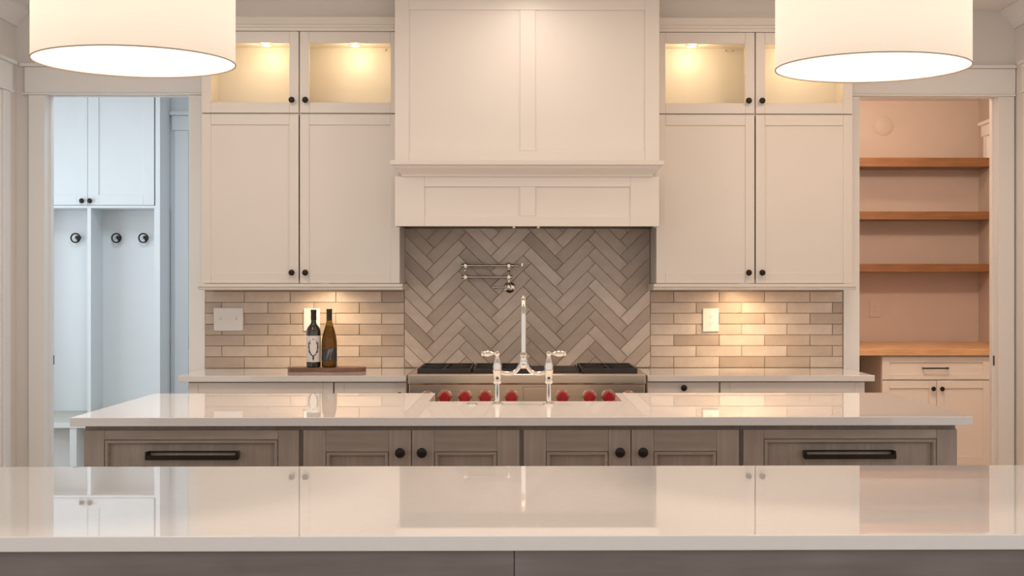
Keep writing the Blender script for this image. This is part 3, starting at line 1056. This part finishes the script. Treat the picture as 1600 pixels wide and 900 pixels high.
# ------------------------------------------------------------------ switch plates and outlets
def plate(name, x0, x1, z0, z1, yw, label, cat, toggles=0, outlet=False, mat='plate_white', group=None):
    root = obj(name, box(x0, x1, yw - 0.006, yw, z0, z1), mat, bevel=0.003)
    tag(root, label, cat, group)
    w = x1 - x0
    zc = (z0 + z1) / 2
    for i in range(toggles):
        tx = x0 + w * (0.235 + 0.265 * i)
        p = obj('toggle_slot', box(tx - 0.005, tx + 0.005, yw - 0.0072, yw - 0.0062, zc - 0.012, zc + 0.012), mat, root)
        bm = bmesh.new()
        prism(bm, [(yw - 0.0074, zc - 0.003), (yw - 0.0074, zc + 0.006), (yw - 0.017, zc + 0.010), (yw - 0.017, zc + 0.006)], 'x', tx - 0.0034, tx + 0.0034)
        obj('toggle', bm, 'plate_white', p)
    if outlet:
        xc = (x0 + x1) / 2
        for dz in (0.0195, -0.0195):
            p = obj('socket_face', lathe(bmesh.new(), [(0.0165, 0), (0.0165, -0.0014)], (xc, yw - 0.0062, zc + dz), 'y', 20), mat, root)
            for dx in (-0.0065, 0.0065):
                obj('slot', box(xc + dx - 0.0012, xc + dx + 0.0012, yw - 0.0082, yw - 0.0077, zc + dz - 0.002, zc + dz + 0.008), 'slot_grey', p)
            obj('slot', lathe(bmesh.new(), [(0.0026, 0), (0.0026, -0.0005)], (xc, yw - 0.0077, zc + dz - 0.008), 'y', 10), 'slot_grey', p)
    return root


yp = Y_TILE - 0.0092
plate('switch_plate', X(334, yp), X(380, yp), Z(516.5, yp), Z(481, yp), yp, 'white wall plate with three toggle switches near the mudroom doorway', 'switch', toggles=3)
plate('wall_outlet', X(474.5, yp), X(500, yp), Z(517, yp), Z(481.5, yp), yp, 'white wall plate behind the dark red-wine bottle', 'outlet', group='white outlet plates')
plate('wall_outlet', X(1098, yp), X(1123, yp), Z(518, yp), Z(482, yp), yp, 'white electrical outlet on the tiles above the empty worktop', 'outlet', outlet=True, group='white outlet plates')
yq_ = PAN_BACK - 0.001
plate('wall_outlet', X(1358, yq_), X(1376, yq_), Z(496, yq_), Z(470, yq_), yq_, 'outlet on the pantry back wall above the wooden worktop', 'outlet', outlet=True, mat='pantry_wall_paint', group='white outlet plates')

# ------------------------------------------------------------------ board and bottles
yb0 = 7.40
bz0 = Z_CTR + 0.0008
BX0, BX1 = X(450, yb0), X(572, yb0)
bm = bmesh.new()
n = 28
pts = []
Lh, cxm = (BX1 - BX0) / 2, (BX0 + BX1) / 2
for i in range(n + 1):
    u = -1 + 2 * i / n
    d = 0.085 * (max(0, 1 - abs(u) ** 5)) ** 0.5 + 0.008 * math.sin(5 * u + 1)
    pts.append((cxm + Lh * u, yb0 - d - 0.004))
for i in range(n, -1, -1):
    u = -1 + 2 * i / n
    d = 0.085 * (max(0, 1 - abs(u) ** 5)) ** 0.5 + 0.008 * math.sin(4 * u)
    pts.append((cxm + Lh * u, yb0 + d + 0.004))
bt = bz0 + 0.021
o = obj('serving_board', prism(bmesh.new(), pts, 'z', bz0, bt), 'board_wood', bevel=0.006)
tag(o, 'oblong dark wood serving board under the two wine bottles', 'board')


def bottle(name, px, y, prof, glass, foil, foil_h, label):
    x = X(px, y)
    z = bt + 0.0008
    root = thing(name, label, 'bottle', (x, y, z), 'wine bottles on the board')
    obj('glass_body', lathe(bmesh.new(), prof, (x, y, z), 'z', 40), glass, root, smooth=True)
    top = prof[-1][1]
    obj('foil', lathe(bmesh.new(), [(0.0145, top - foil_h), (0.0152, top - foil_h + 0.002), (0.0150, top - 0.014), (0.0158, top - 0.012), (0.0155, top + 0.001), (0.0, top + 0.0015)], (x, y, z), 'z', 30), foil, root, smooth=True)
    return root, x, z


def curved_patch(bm, x, y, z, r, a0, a1, h0, h1, n=18, top=None):
    ra, rb_ = r, r - 0.0004
    for rr in (ra,):
        vs0, vs1 = [], []
        for i in range(n + 1):
            a = a0 + (a1 - a0) * i / n
            hh = h1 if top is None else top(i / n)
            vs0.append(bm.verts.new((x + rr * math.sin(a), y - rr * math.cos(a), z + h0)))
            vs1.append(bm.verts.new((x + rr * math.sin(a), y - rr * math.cos(a), z + hh)))
        for i in range(n):
            bm.faces.new((vs0[i], vs0[i + 1], vs1[i + 1], vs1[i]))
    return bm


def ink_stroke(bm, x, y, z, r, line, w):
    """a flat printed stroke wrapped on the label; line in (arc metres, height)"""
    vs_ = []
    for i, (u, h) in enumerate(line):
        a_, b_ = line[max(0, i - 1)], line[min(len(line) - 1, i + 1)]
        d = Vector((b_[0] - a_[0], b_[1] - a_[1])).normalized()
        nn = Vector((-d.y, d.x)) * (w if not isinstance(w, (list, tuple)) else w[i])
        pr = []
        for s in (1, -1):
            uu, hh = u + nn.x * s, h + nn.y * s
            a = uu / r
            pr.append(bm.verts.new((x + r * math.sin(a), y - r * math.cos(a), z + hh)))
        vs_.append(pr)
    for p, q in zip(vs_[:-1], vs_[1:]):
        bm.faces.new((p[0], q[0], q[1], p[1]))


ybt = 7.40
R1 = 0.0385
b1, x1_, z1_ = bottle('wine_bottle', 490, ybt, [(0.034, 0), (R1, 0.004), (R1, 0.188), (0.037, 0.200), (0.030, 0.214), (0.020, 0.226), (0.0145, 0.236), (0.0138, 0.25), (0.0138, 0.306)],
                      'dark_bottle', 'foil_black', 0.055, 'dark wine bottle with a white antler label')
lab = obj('label', curved_patch(bmesh.new(), x1_, ybt, z1_, R1 + 0.0004, -1.25, 1.25, 0.028, 0.168, 24), 'label_paper', b1, smooth=True, label='white paper label')
bm = bmesh.new()
rr = R1 + 0.0008
for s in (-1, 1):
    main = [(s * u + 0.004, h) for u, h in ((0.002, 0.060), (0.010, 0.066), (0.018, 0.078), (0.0235, 0.096), (0.0245, 0.116), (0.021, 0.134), (0.015, 0.146))]
    ink_stroke(bm, x1_, ybt, z1_, rr, main, [0.0018, 0.0034, 0.0038, 0.0034, 0.003, 0.0022, 0.0008])
    for tine in (((0.0235, 0.096), (0.0285, 0.106), (0.029, 0.116)), ((0.0245, 0.116), (0.029, 0.126), (0.028, 0.136)), ((0.018, 0.078), (0.026, 0.082), (0.029, 0.090)), ((0.0215, 0.132), (0.017, 0.127), (0.013, 0.130))):
        ink_stroke(bm, x1_, ybt, z1_, rr, [(s * u + 0.004, h) for u, h in tine], [0.0028, 0.0022, 0.0008])
ink_stroke(bm, x1_, ybt, z1_, rr, [(-0.013, 0.052), (0.004, 0.045), (0.021, 0.052)], [0.001, 0.004, 0.001])
ink_stroke(bm, x1_, ybt, z1_, rr, [(0.004, 0.064), (0.004, 0.050), (0.004, 0.036)], [0.004, 0.0055, 0.002])
ink_stroke(bm, x1_, ybt, z1_, rr, [(-0.002, 0.154), (0.004, 0.147), (0.010, 0.154)], [0.0005, 0.003, 0.0005])
obj('antler_print', bm, 'label_ink', lab)

R2 = 0.0415
b2, x2_, z2_ = bottle('wine_bottle', 514.5, ybt, [(0.035, 0), (R2, 0.005), (R2, 0.118), (0.040, 0.14), (0.036, 0.168), (0.029, 0.196), (0.021, 0.222), (0.0155, 0.246), (0.0140, 0.262), (0.0138, 0.310)],
                      'amber_bottle', 'foil_olive', 0.062, 'amber glass wine bottle with a dark slanted label')
obj('wine', lathe(bmesh.new(), [(0.032, 0.006), (R2 - 0.004, 0.010), (R2 - 0.004, 0.118), (0.036, 0.14), (0.032, 0.168), (0.026, 0.194), (0.018, 0.22), (0.0, 0.221)], (x2_, ybt, z2_), 'z', 32), 'amber_bottle', b2, smooth=True)
lab = obj('label', curved_patch(bmesh.new(), x2_, ybt, z2_, R2 + 0.0004, -1.45, 1.45, 0.034, 0.10, 24, top=lambda f: 0.092 + 0.016 * f), 'label_dark', b2, smooth=True, label='dark slanted label')
bm = bmesh.new()
rr = R2 + 0.0008
for k_ in range(6):
    h = 0.046 + k_ * 0.0085
    ink_stroke(bm, x2_, ybt, z2_, rr, [(-0.022 + 0.004 * k_, h), (-0.006 + 0.003 * k_, h + 0.006), (0.010 + 0.002 * k_, h + 0.004), (0.032 - 0.001 * k_, h + 0.016)], [0.0006, 0.0021, 0.0014, 0.0006])
ink_stroke(bm, x2_, ybt, z2_, rr, [(-0.030, 0.036), (-0.01, 0.042), (0.012, 0.043), (0.032, 0.037)], [0.0012, 0.0016, 0.0016, 0.0012])
obj('label_print', bm, 'label_silver', lab)

# ------------------------------------------------------------------ middle island
IL, IR = X(109, I_FRONT), X(1520, I_FRONT)
NX0, NX1 = X(680, I_BACK), X(961, I_BACK)
NY = 5.60
ISB = Z_ISL - 0.031
pts = [(IL, I_FRONT), (IR, I_FRONT), (IR, I_BACK), (NX1, I_BACK), (NX1, NY), (NX0, NY), (NX0, I_BACK), (IL, I_BACK)]
o = obj('island_countertop', prism(bmesh.new(), pts, 'z', ISB, Z_ISL), 'quartz', bevel=0.002)
tag(o, 'white quartz top of the island that carries the bridge faucet', 'countertop')

YI = I_FRONT + 0.038        # door faces of the island
IB0, IB1 = X(130.5, YI), X(1495.5, YI)
V, H = 'island_wood_vertical', 'island_wood_horizontal'
zdt = Z(671.5, YI)
zfl = 0.11


def island_cab(x0, x1, label, kind, kpx=None, hpx=None):
    root = thing('island_cabinet', label, 'cabinet', ((x0 + x1) / 2, (YI + NY) / 2, 0.0), 'stained cabinets of the island')
    mid = NX0 - 0.03 < (x0 + x1) / 2 < NX1 + 0.03
    yb = NY - 0.09 if mid else I_BACK - 0.05
    ztop = ISB - 0.001
    obj('body', box(x0, x1, YI + 0.021, yb, zfl, ztop), V, root)
    obj('toe_kick', box(x0 + 0.002, x1 - 0.002, YI + 0.09, yb - 0.02, 0.001, zfl - 0.0005), 'dark_gap', root)
    g = 0.0075
    if kind == 'drawers':
        zz = [zdt, zdt - 0.30, zdt - 0.53, zfl + 0.012]
        for i in range(3):
            d = shaker(root, 'drawer', x0 + (g if x0 > IB0 + 0.01 else 0.0), x1 - (g if x1 < IB1 - 0.01 else 0.0), zz[i + 1] + 0.004, zz[i], YI, X(163, YI) - IB0, 0.034, V, H, recess=0.016, bead=0.017)
            zc = Z(710.5, YI) if i == 0 else (zz[i] + zz[i + 1]) / 2
            pull(d, X(hpx[0], YI - 0.03), X(hpx[1], YI - 0.03), YI + 0.013, zc, h=0.029, framed=True)
    else:
        xs = X(kpx, YI)
        for i, (a, b_) in enumerate(((x0 + g, xs - 0.0015), (xs + 0.0015, x1 - g))):
            d = shaker(root, 'door', a, b_, zfl + 0.012, zdt, YI, 0.080, 0.078, V, H, recess=0.016, bead=0.017)
            knob(d, X((625, 659)[i] if kpx < 700 else (969, 1005)[i], YI - 0.02), YI, Z(707.5, YI - 0.02), r=0.0185)
    return root


c1, c2, c3 = X(470.5, YI), X(815, YI), X(1158, YI)
island_cab(IB0, c1 - 0.0005, 'grey-brown island drawer unit with a long black pull, nearest the mudroom', 'drawers', hpx=(226, 371))
island_cab(c1 + 0.0005, c2 - 0.0005, 'two-door grey-brown island cabinet left of the island centre', 'doors', 643)
island_cab(c2 + 0.0005, c3 - 0.0005, 'two-door grey-brown island cabinet right of the island centre', 'doors', 986)
island_cab(c3 + 0.0005, IB1, 'grey-brown island drawer unit with a long black pull, nearest the pantry', 'drawers', hpx=(1258, 1401))

# apron sink set into the far side
sk = thing('apron_sink', 'white apron sink set into the far side of the island', 'sink', ((NX0 + NX1) / 2, 5.84, 0.62))
SX0, SX1, SY0, SY1, SZ = NX0 - 0.02, NX1 + 0.02, NY - 0.03, I_BACK + 0.015, ISB - 0.008
bm = bmesh.new()
bx(bm, SX0 + 0.03, SX1 - 0.03, SY0 + 0.022, SY1 - 0.032, 0.66, 0.68)
bs_ = obj('basin_floor', bm, 'sink_white', sk)
obj('basin_wall', box(SX0 + 0.021, SX1 - 0.021, SY0, SY0 + 0.02, 0.66, SZ), 'sink_white', sk)
obj('basin_wall', box(SX0 + 0.021, SX0 + 0.041, SY0 + 0.021, SY1 - 0.031, 0.682, SZ), 'sink_white', sk)
obj('basin_wall', box(SX1 - 0.041, SX1 - 0.021, SY0 + 0.021, SY1 - 0.031, 0.682, SZ), 'sink_white', sk)
obj('apron', box(SX0 + 0.021, SX1 - 0.021, SY1 - 0.03, SY1, 0.66, SZ), 'sink_white', sk, bevel=0.006)
obj('drain', lathe(bmesh.new(), [(0.04, 0), (0.04, 0.003), (0.02, 0.002)], ((NX0 + NX1) / 2, 5.83, 0.6805), 'z', 24), N, sk, smooth=True)
# low cabinet carrying the sink
sc = thing('sink_base', 'low stained cabinet under the apron sink', 'cabinet', ((NX0 + NX1) / 2, 5.8, 0.0))
obj('body', box(SX0 - 0.3, SX1 + 0.3, NY - 0.085, SY1 - 0.035, 0.11, 0.655), V, sc)
obj('toe_kick', box(SX0 - 0.29, SX1 + 0.29, NY - 0.085, SY1 - 0.10, 0.001, 0.1095), 'dark_gap', sc)

# ------------------------------------------------------------------ bridge faucet
YF = 5.445
fx = X(818, YF)
fl, fr_ = X(777, YF), X(857.5, YF)
fz = Z_ISL + 0.0006
fc = thing('bridge_faucet', 'polished nickel bridge faucet with two levers and a tall spout', 'faucet', (fx, YF, fz))
zbr = Z(583.5, YF)
for s, xx, ex in ((-1, fl, X(752, YF)), (1, fr_, X(884.5, YF))):
    h = zbr - fz
    prof = [(0.023, 0), (0.023, 0.004), (0.016, 0.008), (0.010, 0.014), (0.0092, h - 0.042), (0.015, h - 0.038), (0.017, h - 0.034), (0.0165, h - 0.028), (0.0165, h + 0.006), (0.019, h + 0.012),
            (0.0165, h + 0.018), (0.0185, h + 0.028), (0.013, h + 0.046), (0.009, h + 0.062), (0.0075, h + 0.070), (0.0105, h + 0.074), (0.0105, h + 0.084), (0.006, h + 0.088), (0, h + 0.089)]
    p = obj('pillar', lathe(bmesh.new(), prof, (xx, YF, fz), 'z', 26), N, fc, smooth=True)
    zl_ = fz + h + 0.079
    L = abs(ex - xx)
    bm = lathe(bmesh.new(), [(0.004, 0.008), (0.005, 0.018), (0.010, 0.024), (0.0125, 0.040), (0.0115, L - 0.014), (0.008, L - 0.010), (0.0115, L - 0.006), (0.008, L), (0, L + 0.001)] if s > 0 else
               [(0.004, -0.008), (0.005, -0.018), (0.010, -0.024), (0.0125, -0.040), (0.0115, -L + 0.014), (0.008, -L + 0.010), (0.0115, -L + 0.006), (0.008, -L), (0, -L - 0.001)], (xx, YF, zl_), 'x', 18)
    obj('lever', bm, N, p, smooth=True)
# bridge: swan-neck arms rising into the middle
for s, xx in ((-1, fl), (1, fr_)):
    line, rads = [], []
    for i in range(13):
        u = i / 12
        line.append((xx + (fx - xx) * (0.10 + 0.86 * u), YF, zbr - 0.002 + 0.060 * u ** 5 + 0.006 * (1 - u) ** 3))
        rads.append(0.0080)
    obj('bridge_arm', tube(bmesh.new(), line, rads, 14), N, fc, smooth=True)
ztop = Z(461.5, YF)
zc0 = zbr + 0.020
prof = [(0.010, 0), (0.017, 0.006), (0.020, 0.016), (0.017, 0.030), (0.0125, 0.046), (0.015, 0.052), (0.0125, 0.058), (0.0105, 0.064)]
obj('spout_base', lathe(bmesh.new(), prof, (fx, YF, zc0), 'z', 24), N, fc, smooth=True)
Rg = 0.075
pl = [(fx, YF, zc0 + 0.06)] + [(fx, YF, zc0 + 0.06 + (ztop - 0.009 - Rg - zc0 - 0.06) * i / 6) for i in range(1, 7)]
pl += arc((fx, YF + Rg, ztop - 0.009 - Rg), Rg, PI, 0, 16, 'yz')[1:]
pl += [(fx, YF + 2 * Rg, ztop - 0.009 - Rg - 0.03), (fx, YF + 2 * Rg, ztop - 0.009 - Rg - 0.055)]
obj('spout', tube(bmesh.new(), pl, [0.0102] * 7 + [0.0092] * (len(pl) - 9) + [0.011, 0.0115], 18), N, fc, smooth=True)
# flush button on the worktop
bt_ = obj('counter_button', lathe(bmesh.new(), [(0.022, 0), (0.022, 0.003), (0.018, 0.0045), (0.015, 0.0045), (0.015, 0.006), (0, 0.0065)], (X(737.5, 5.44), 5.44, Z_ISL + 0.0006), 'z', 24), N, smooth=True)
tag(bt_, 'small round flush nickel button on the island beside the faucet', 'button')

# ------------------------------------------------------------------ near island
n0, n1 = -1.72, 1.74
o = obj('island_countertop', box(n0, n1, N_FRONT, N_BACK, Z_ISL - 0.0285, Z_ISL), 'quartz', bevel=0.002)
tag(o, 'white quartz top of the nearest island, spanning the whole picture', 'countertop')
ni = thing('kitchen_island', 'grey-brown stained base of the nearest island', 'island', (0.0, 3.06, 0.0))
zt_ = Z_ISL - 0.0293
xs = X(803.5, N_FRONT + 0.012)
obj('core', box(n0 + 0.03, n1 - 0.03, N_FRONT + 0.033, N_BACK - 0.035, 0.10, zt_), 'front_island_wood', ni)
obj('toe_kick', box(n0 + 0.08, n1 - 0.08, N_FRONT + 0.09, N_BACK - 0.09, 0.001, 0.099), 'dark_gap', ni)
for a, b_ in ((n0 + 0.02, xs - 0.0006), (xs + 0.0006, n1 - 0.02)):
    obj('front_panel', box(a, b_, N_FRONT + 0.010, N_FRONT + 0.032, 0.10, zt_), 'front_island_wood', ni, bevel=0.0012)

# ------------------------------------------------------------------ pendant lamps
def pendant(px, y, py, label):
    x = X(px, y)
    z = Z(py, y, px)
    r = 0.2185
    hgt = 0.33
    root = thing('pendant_lamp', label, 'lamp', (x, y, z), 'drum pendant lamps')
    bm = bmesh.new()
    nseg = 72
    for rr in (r, r - 0.0016):
        A = [bm.verts.new((x + rr * math.cos(2 * PI * i / nseg), y + rr * math.sin(2 * PI * i / nseg), z)) for i in range(nseg)]
        B = [bm.verts.new((x + rr * math.cos(2 * PI * i / nseg), y + rr * math.sin(2 * PI * i / nseg), z + hgt)) for i in range(nseg)]
        for i in range(nseg):
            j = (i + 1) % nseg
            bm.faces.new((A[i], A[j], B[j], B[i]))
        break
    obj('shade', bm, 'shade_linen', root, smooth=True, label='cream linen drum shade')
    for zz in (z, z + hgt):
        bm = bmesh.new()
        tube(bm, [(x + r * math.cos(2 * PI * i / nseg), y + r * math.sin(2 * PI * i / nseg), zz) for i in range(nseg)], 0.0016, 8, closed=True)
        obj('rim', bm, 'shade_rim', root, smooth=True)
    bm = bmesh.new()
    A = [bm.verts.new((x + (r - 0.002) * math.cos(2 * PI * i / nseg), y + (r - 0.002) * math.sin(2 * PI * i / nseg), z + 0.0015)) for i in range(nseg)]
    bm.faces.new(A)
    obj('diffuser', bm, 'shade_diffuser', root, label='glowing white diffuser disc')
    bm = bmesh.new()
    for k_ in range(3):
        a = 2 * PI * k_ / 3
        tube(bm, [(x, y, z + hgt - 0.01), (x + (r - 0.003) * math.cos(a), y + (r - 0.003) * math.sin(a), z + hgt - 0.002)], 0.002, 6)
    obj('spider', bm, N, root)
    obj('stem', tube(bmesh.new(), [(x, y, z + 0.22), (x, y, Z_CEIL - 0.02)], 0.005, 10), N, root, smooth=True)
    obj('canopy', lathe(bmesh.new(), [(0.02, -0.022), (0.062, -0.016), (0.064, -0.001)], (x, y, Z_CEIL), 'z', 28), N, root, smooth=True)
    obj('bulb', lathe(bmesh.new(), [(0, 0), (0.018, 0.004), (0.029, 0.022), (0.029, 0.034), (0.014, 0.062), (0.013, 0.08)], (x, y, z + 0.14), 'z', 20), 'bulb_glow', root, smooth=True)
    light('pendant_bulb', 'POINT', (x, y, z + 0.115), 1.55, (1.0, 0.94, 0.92), 0.035)
    return root


pendant(210.5, 3.06, 97.5, 'cream drum pendant lamp hanging in front of the mudroom doorway')
pendant(1363.0, 3.13, 106.5, 'cream drum pendant lamp hanging in front of the pantry doorway')

# ------------------------------------------------------------------ mudroom lockers
MP = 'mudroom_paint'
YLF, YLB = 10.0, MUD_BACK - 0.004
YSF = 9.40
lk = thing('mudroom_locker', 'white built-in coat lockers with bench seen through the doorway', 'lockers', (X(150, YLF), 10.0, 0.0))
ML0, ML1 = X(-60, YLF), X(250, YLF)
zcab = Z(325.5, YLF)
ztopc = 2.86
zseat = 0.46
obj('cabinet_box', box(ML0, ML1, YLF + 0.021, YLB, zcab, ztopc), MP, lk)
obj('frame_stile', box(X(243, YLF), ML1, YLF, YLF + 0.0205, zcab, ztopc), MP, lk)
zd0, zd1 = Z(321, YLF), ztopc - 0.02
for i, (a, b_) in enumerate(((X(35, YLF), X(136.6, YLF)), (X(137.2, YLF), X(240.6, YLF)))):
    d = shaker(lk, 'door', a, b_, zd0, zd1, YLF, 0.077, 0.075, MP, recess=0.010)
    knob(d, X((129, 141.5)[i], YLF), YLF, Z(314.5, YLF), r=0.0185)
obj('door_gap', box(X(240.7, YLF), X(242.9, YLF), YLF + 0.012, YLF + 0.020, zd0, zd1), 'slot_grey', lk)
obj('frame_rail', box(ML0, X(242.9, YLF), YLF, YLF + 0.0205, zcab, zd0 - 0.004), MP, lk)
for a, b_ in ((X(136.5, YLF), X(142, YLF)), (X(241, YLF), X(250, YLF)), (X(33, YLF), X(40, YLF))):
    obj('divider', box(a, b_, YLF, YLB, zseat + 0.001, zcab - 0.0005), MP, lk)
obj('back_panel', box(ML0, ML1, YLB - 0.010, YLB, zseat + 0.001, zcab - 0.0005), MP, lk)
obj('bench_seat', box(ML0, ML1, YSF, YLB, zseat - 0.035, zseat), 'bench_wood', lk, bevel=0.003)
obj('seat_front', box(ML0, ML1, YSF - 0.006, YSF - 0.0005, zseat - 0.036, zseat - 0.001), MP, lk)
for a, b_ in ((X(109, YSF), X(119.5, YSF)), (X(228, YSF), X(240, YSF)), (X(0, YSF), X(10, YSF))):
    obj('bench_divider', box(a, b_, YSF, YSF + 0.1195, 0.001, zseat - 0.0365), MP, lk)
obj('bench_back', box(ML0, ML1, YSF + 0.12, YSF + 0.14, 0.001, zseat - 0.036), MP, lk)
yh = YLB - 0.0105
for px_, lab_ in ((121, 'leftmost of three round black coat hooks, left of the locker divider'), (184.5, 'middle one of three round black coat hooks in the lockers'), (226.5, 'rightmost of three round black coat hooks, by the locker end panel')):
    hxx, hzz = X(px_, yh), Z(372.5, yh)
    root = thing('coat_hook', lab_, 'hook', (hxx, yh, hzz), 'coat hooks in the mudroom lockers')
    bm = bmesh.new()
    tube(bm, arc((hxx, yh - 0.045, hzz), 0.033, 0, 2 * PI * 23 / 24, 23), 0.0055, 10, closed=True)
    obj('ring', bm, 'black_metal', root, smooth=True)
    bm = lathe(bmesh.new(), [(0.016, 0), (0.016, -0.004), (0.007, -0.008), (0.007, -0.03), (0.014, -0.034), (0.014, -0.050), (0, -0.053)], (hxx + 0.012, yh - 0.0003, hzz + 0.004), 'y', 18)
    tube(bm, [(hxx + 0.012, yh - 0.045, hzz + 0.0), (hxx + 0.020, yh - 0.046, hzz - 0.028)], 0.006, 8)
    obj('peg', bm, 'black_metal', root, smooth=True)

# casing of the door beside the lockers
r = struct(obj('trim_7', box(X(270, MUD_BACK), X(270, MUD_BACK) + 1.1, MUD_BACK - 0.026, MUD_BACK - 0.001, Z(205, MUD_BACK), Z(182, MUD_BACK)), MP, bevel=0.002))
obj('cap', box(X(267, MUD_BACK), X(267, MUD_BACK) + 1.13, MUD_BACK - 0.045, MUD_BACK - 0.001, Z(181.8, MUD_BACK), Z(176, MUD_BACK)), MP, r, bevel=0.002)
obj('casing_leg', box(X(274, MUD_BACK), X(274, MUD_BACK) + 0.10, MUD_BACK - 0.022, MUD_BACK - 0.001, 0, Z(205.2, MUD_BACK)), MP, r, bevel=0.002)

# ------------------------------------------------------------------ pantry
PL0, PL1 = 1.305, PAN_RX - 0.003
PC = 10.0
zpt = 0.929
zbt = zpt - 0.047
o = obj('butcher_block_top', box(PL0, PL1, PC, PAN_BACK - 0.003, zbt, zpt), 'butcher_block', bevel=0.003)
tag(o, 'honey-coloured wooden worktop in the pantry', 'countertop')
YPD = PC + 0.03
pb0, pb1 = X(1378, YPD), X(1548, YPD)
pc = thing('base_cabinet', 'white pantry base cabinet with one drawer over two doors', 'cabinet', ((pb0 + pb1) / 2, 10.3, 0.0))
obj('body', box(pb0, pb1, YPD + 0.021, YPD + 0.62, 0.035, zbt - 0.001), 'cabinet_paint', pc)
obj('toe_kick', box(pb0 + 0.002, pb1 - 0.002, YPD + 0.09, YPD + 0.6, 0.001, 0.0345), 'dark_gap', pc)
d = shaker(pc, 'drawer', pb0 + 0.002, pb1 - 0.002, Z(593.5, YPD), Z(558, YPD), YPD, 0.055, 0.040)
pull(d, X(1443, YPD - 0.03), X(1483, YPD - 0.03), YPD + 0.009, Z(576, YPD - 0.03), h=0.010)
xsp = X(1463.5, YPD)
for i, (a, b_) in enumerate(((pb0 + 0.002, xsp - 0.0015), (xsp + 0.0015, pb1 - 0.002))):
    d = shaker(pc, 'door', a, b_, 0.040, Z(595.5, YPD), YPD, 0.055, 0.055, rb=0.103)
    knob(d, X((1457.5, 1471)[i], YPD), YPD, Z(608, YPD), r=0.0175)
c2_ = thing('side_cabinet', 'white filler cabinet against the pantry side wall', 'cabinet', ((pb1 + PL1) / 2, 10.3, 0.0))
obj('body', box(pb1 + 0.012, PL1 - 0.002, YPD, YPD + 0.62, 0.001, zbt - 0.001), 'cabinet_paint', c2_)
obj('plinth', box(pb1 + 0.012, PL1 - 0.002, YPD - 0.004, YPD - 0.0005, 0.001, 0.09), 'cabinet_paint', c2_)
c3_ = thing('support_panel', 'grey panel carrying the end of the pantry worktop', 'panel', (PL0 + 0.05, 10.6, 0.0))
obj('panel', box(PL0 + 0.01, PL0 + 0.03, PC + 0.03, PAN_BACK - 0.02, 0.001, zbt - 0.001), 'pantry_wall_paint', c3_)
obj('cleat', box(PL0 + 0.0305, pb0 - 0.01, PAN_BACK - 0.03, PAN_BACK - 0.004, zbt - 0.06, zbt - 0.001), 'pantry_wall_paint', c3_)

YSH = 11.09
for (ya_, yc_), lab_ in zip(((246.3, 260.3), (330.3, 342.8), (412.3, 424.8)), ('topmost of the three brown pantry shelves', 'middle one of the three brown pantry shelves', 'lowest of the three brown pantry shelves')):
    o = obj('wall_shelf', box(PL0, PL1, YSH, PAN_BACK - 0.003, Z(yc_, YSH, 1440), Z(ya_, YSH, 1440)), 'shelf_wood', bevel=0.002)
    tag(o, lab_, 'shelf', 'floating wooden pantry shelves')
# round cover plate on the pantry wall
o = obj('cover_plate', lathe(bmesh.new(), [(0.080, 0), (0.080, -0.002), (0.077, -0.004), (0, -0.0045)], (X(1381, PAN_BACK), PAN_BACK - 0.001, Z(197, PAN_BACK, 1381)), 'y', 36), 'pantry_wall_paint', smooth=True)
tag(o, 'faint round blank cover plate high on the pantry wall', 'cover plate')
# end of a casing header on the pantry side wall
xw = PAN_RX
r = struct(obj('trim_8', box(xw - 0.03, xw - 0.001, 10.2, 11.25, Z(213, 11.2, 1530), Z(196, 11.2, 1530)), 'trim_paint', bevel=0.002))
obj('cap', box(xw - 0.05, xw - 0.001, 10.18, 11.27, Z(195.8, 11.2, 1530), Z(190.5, 11.2, 1530)), 'trim_paint', r, bevel=0.002)
obj('casing_leg', box(xw - 0.022, xw - 0.001, 11.13, 11.22, Z(246.3, YSH, 1440) + 0.002, Z(213.2, 11.2, 1530)), 'trim_paint', r, bevel=0.002)
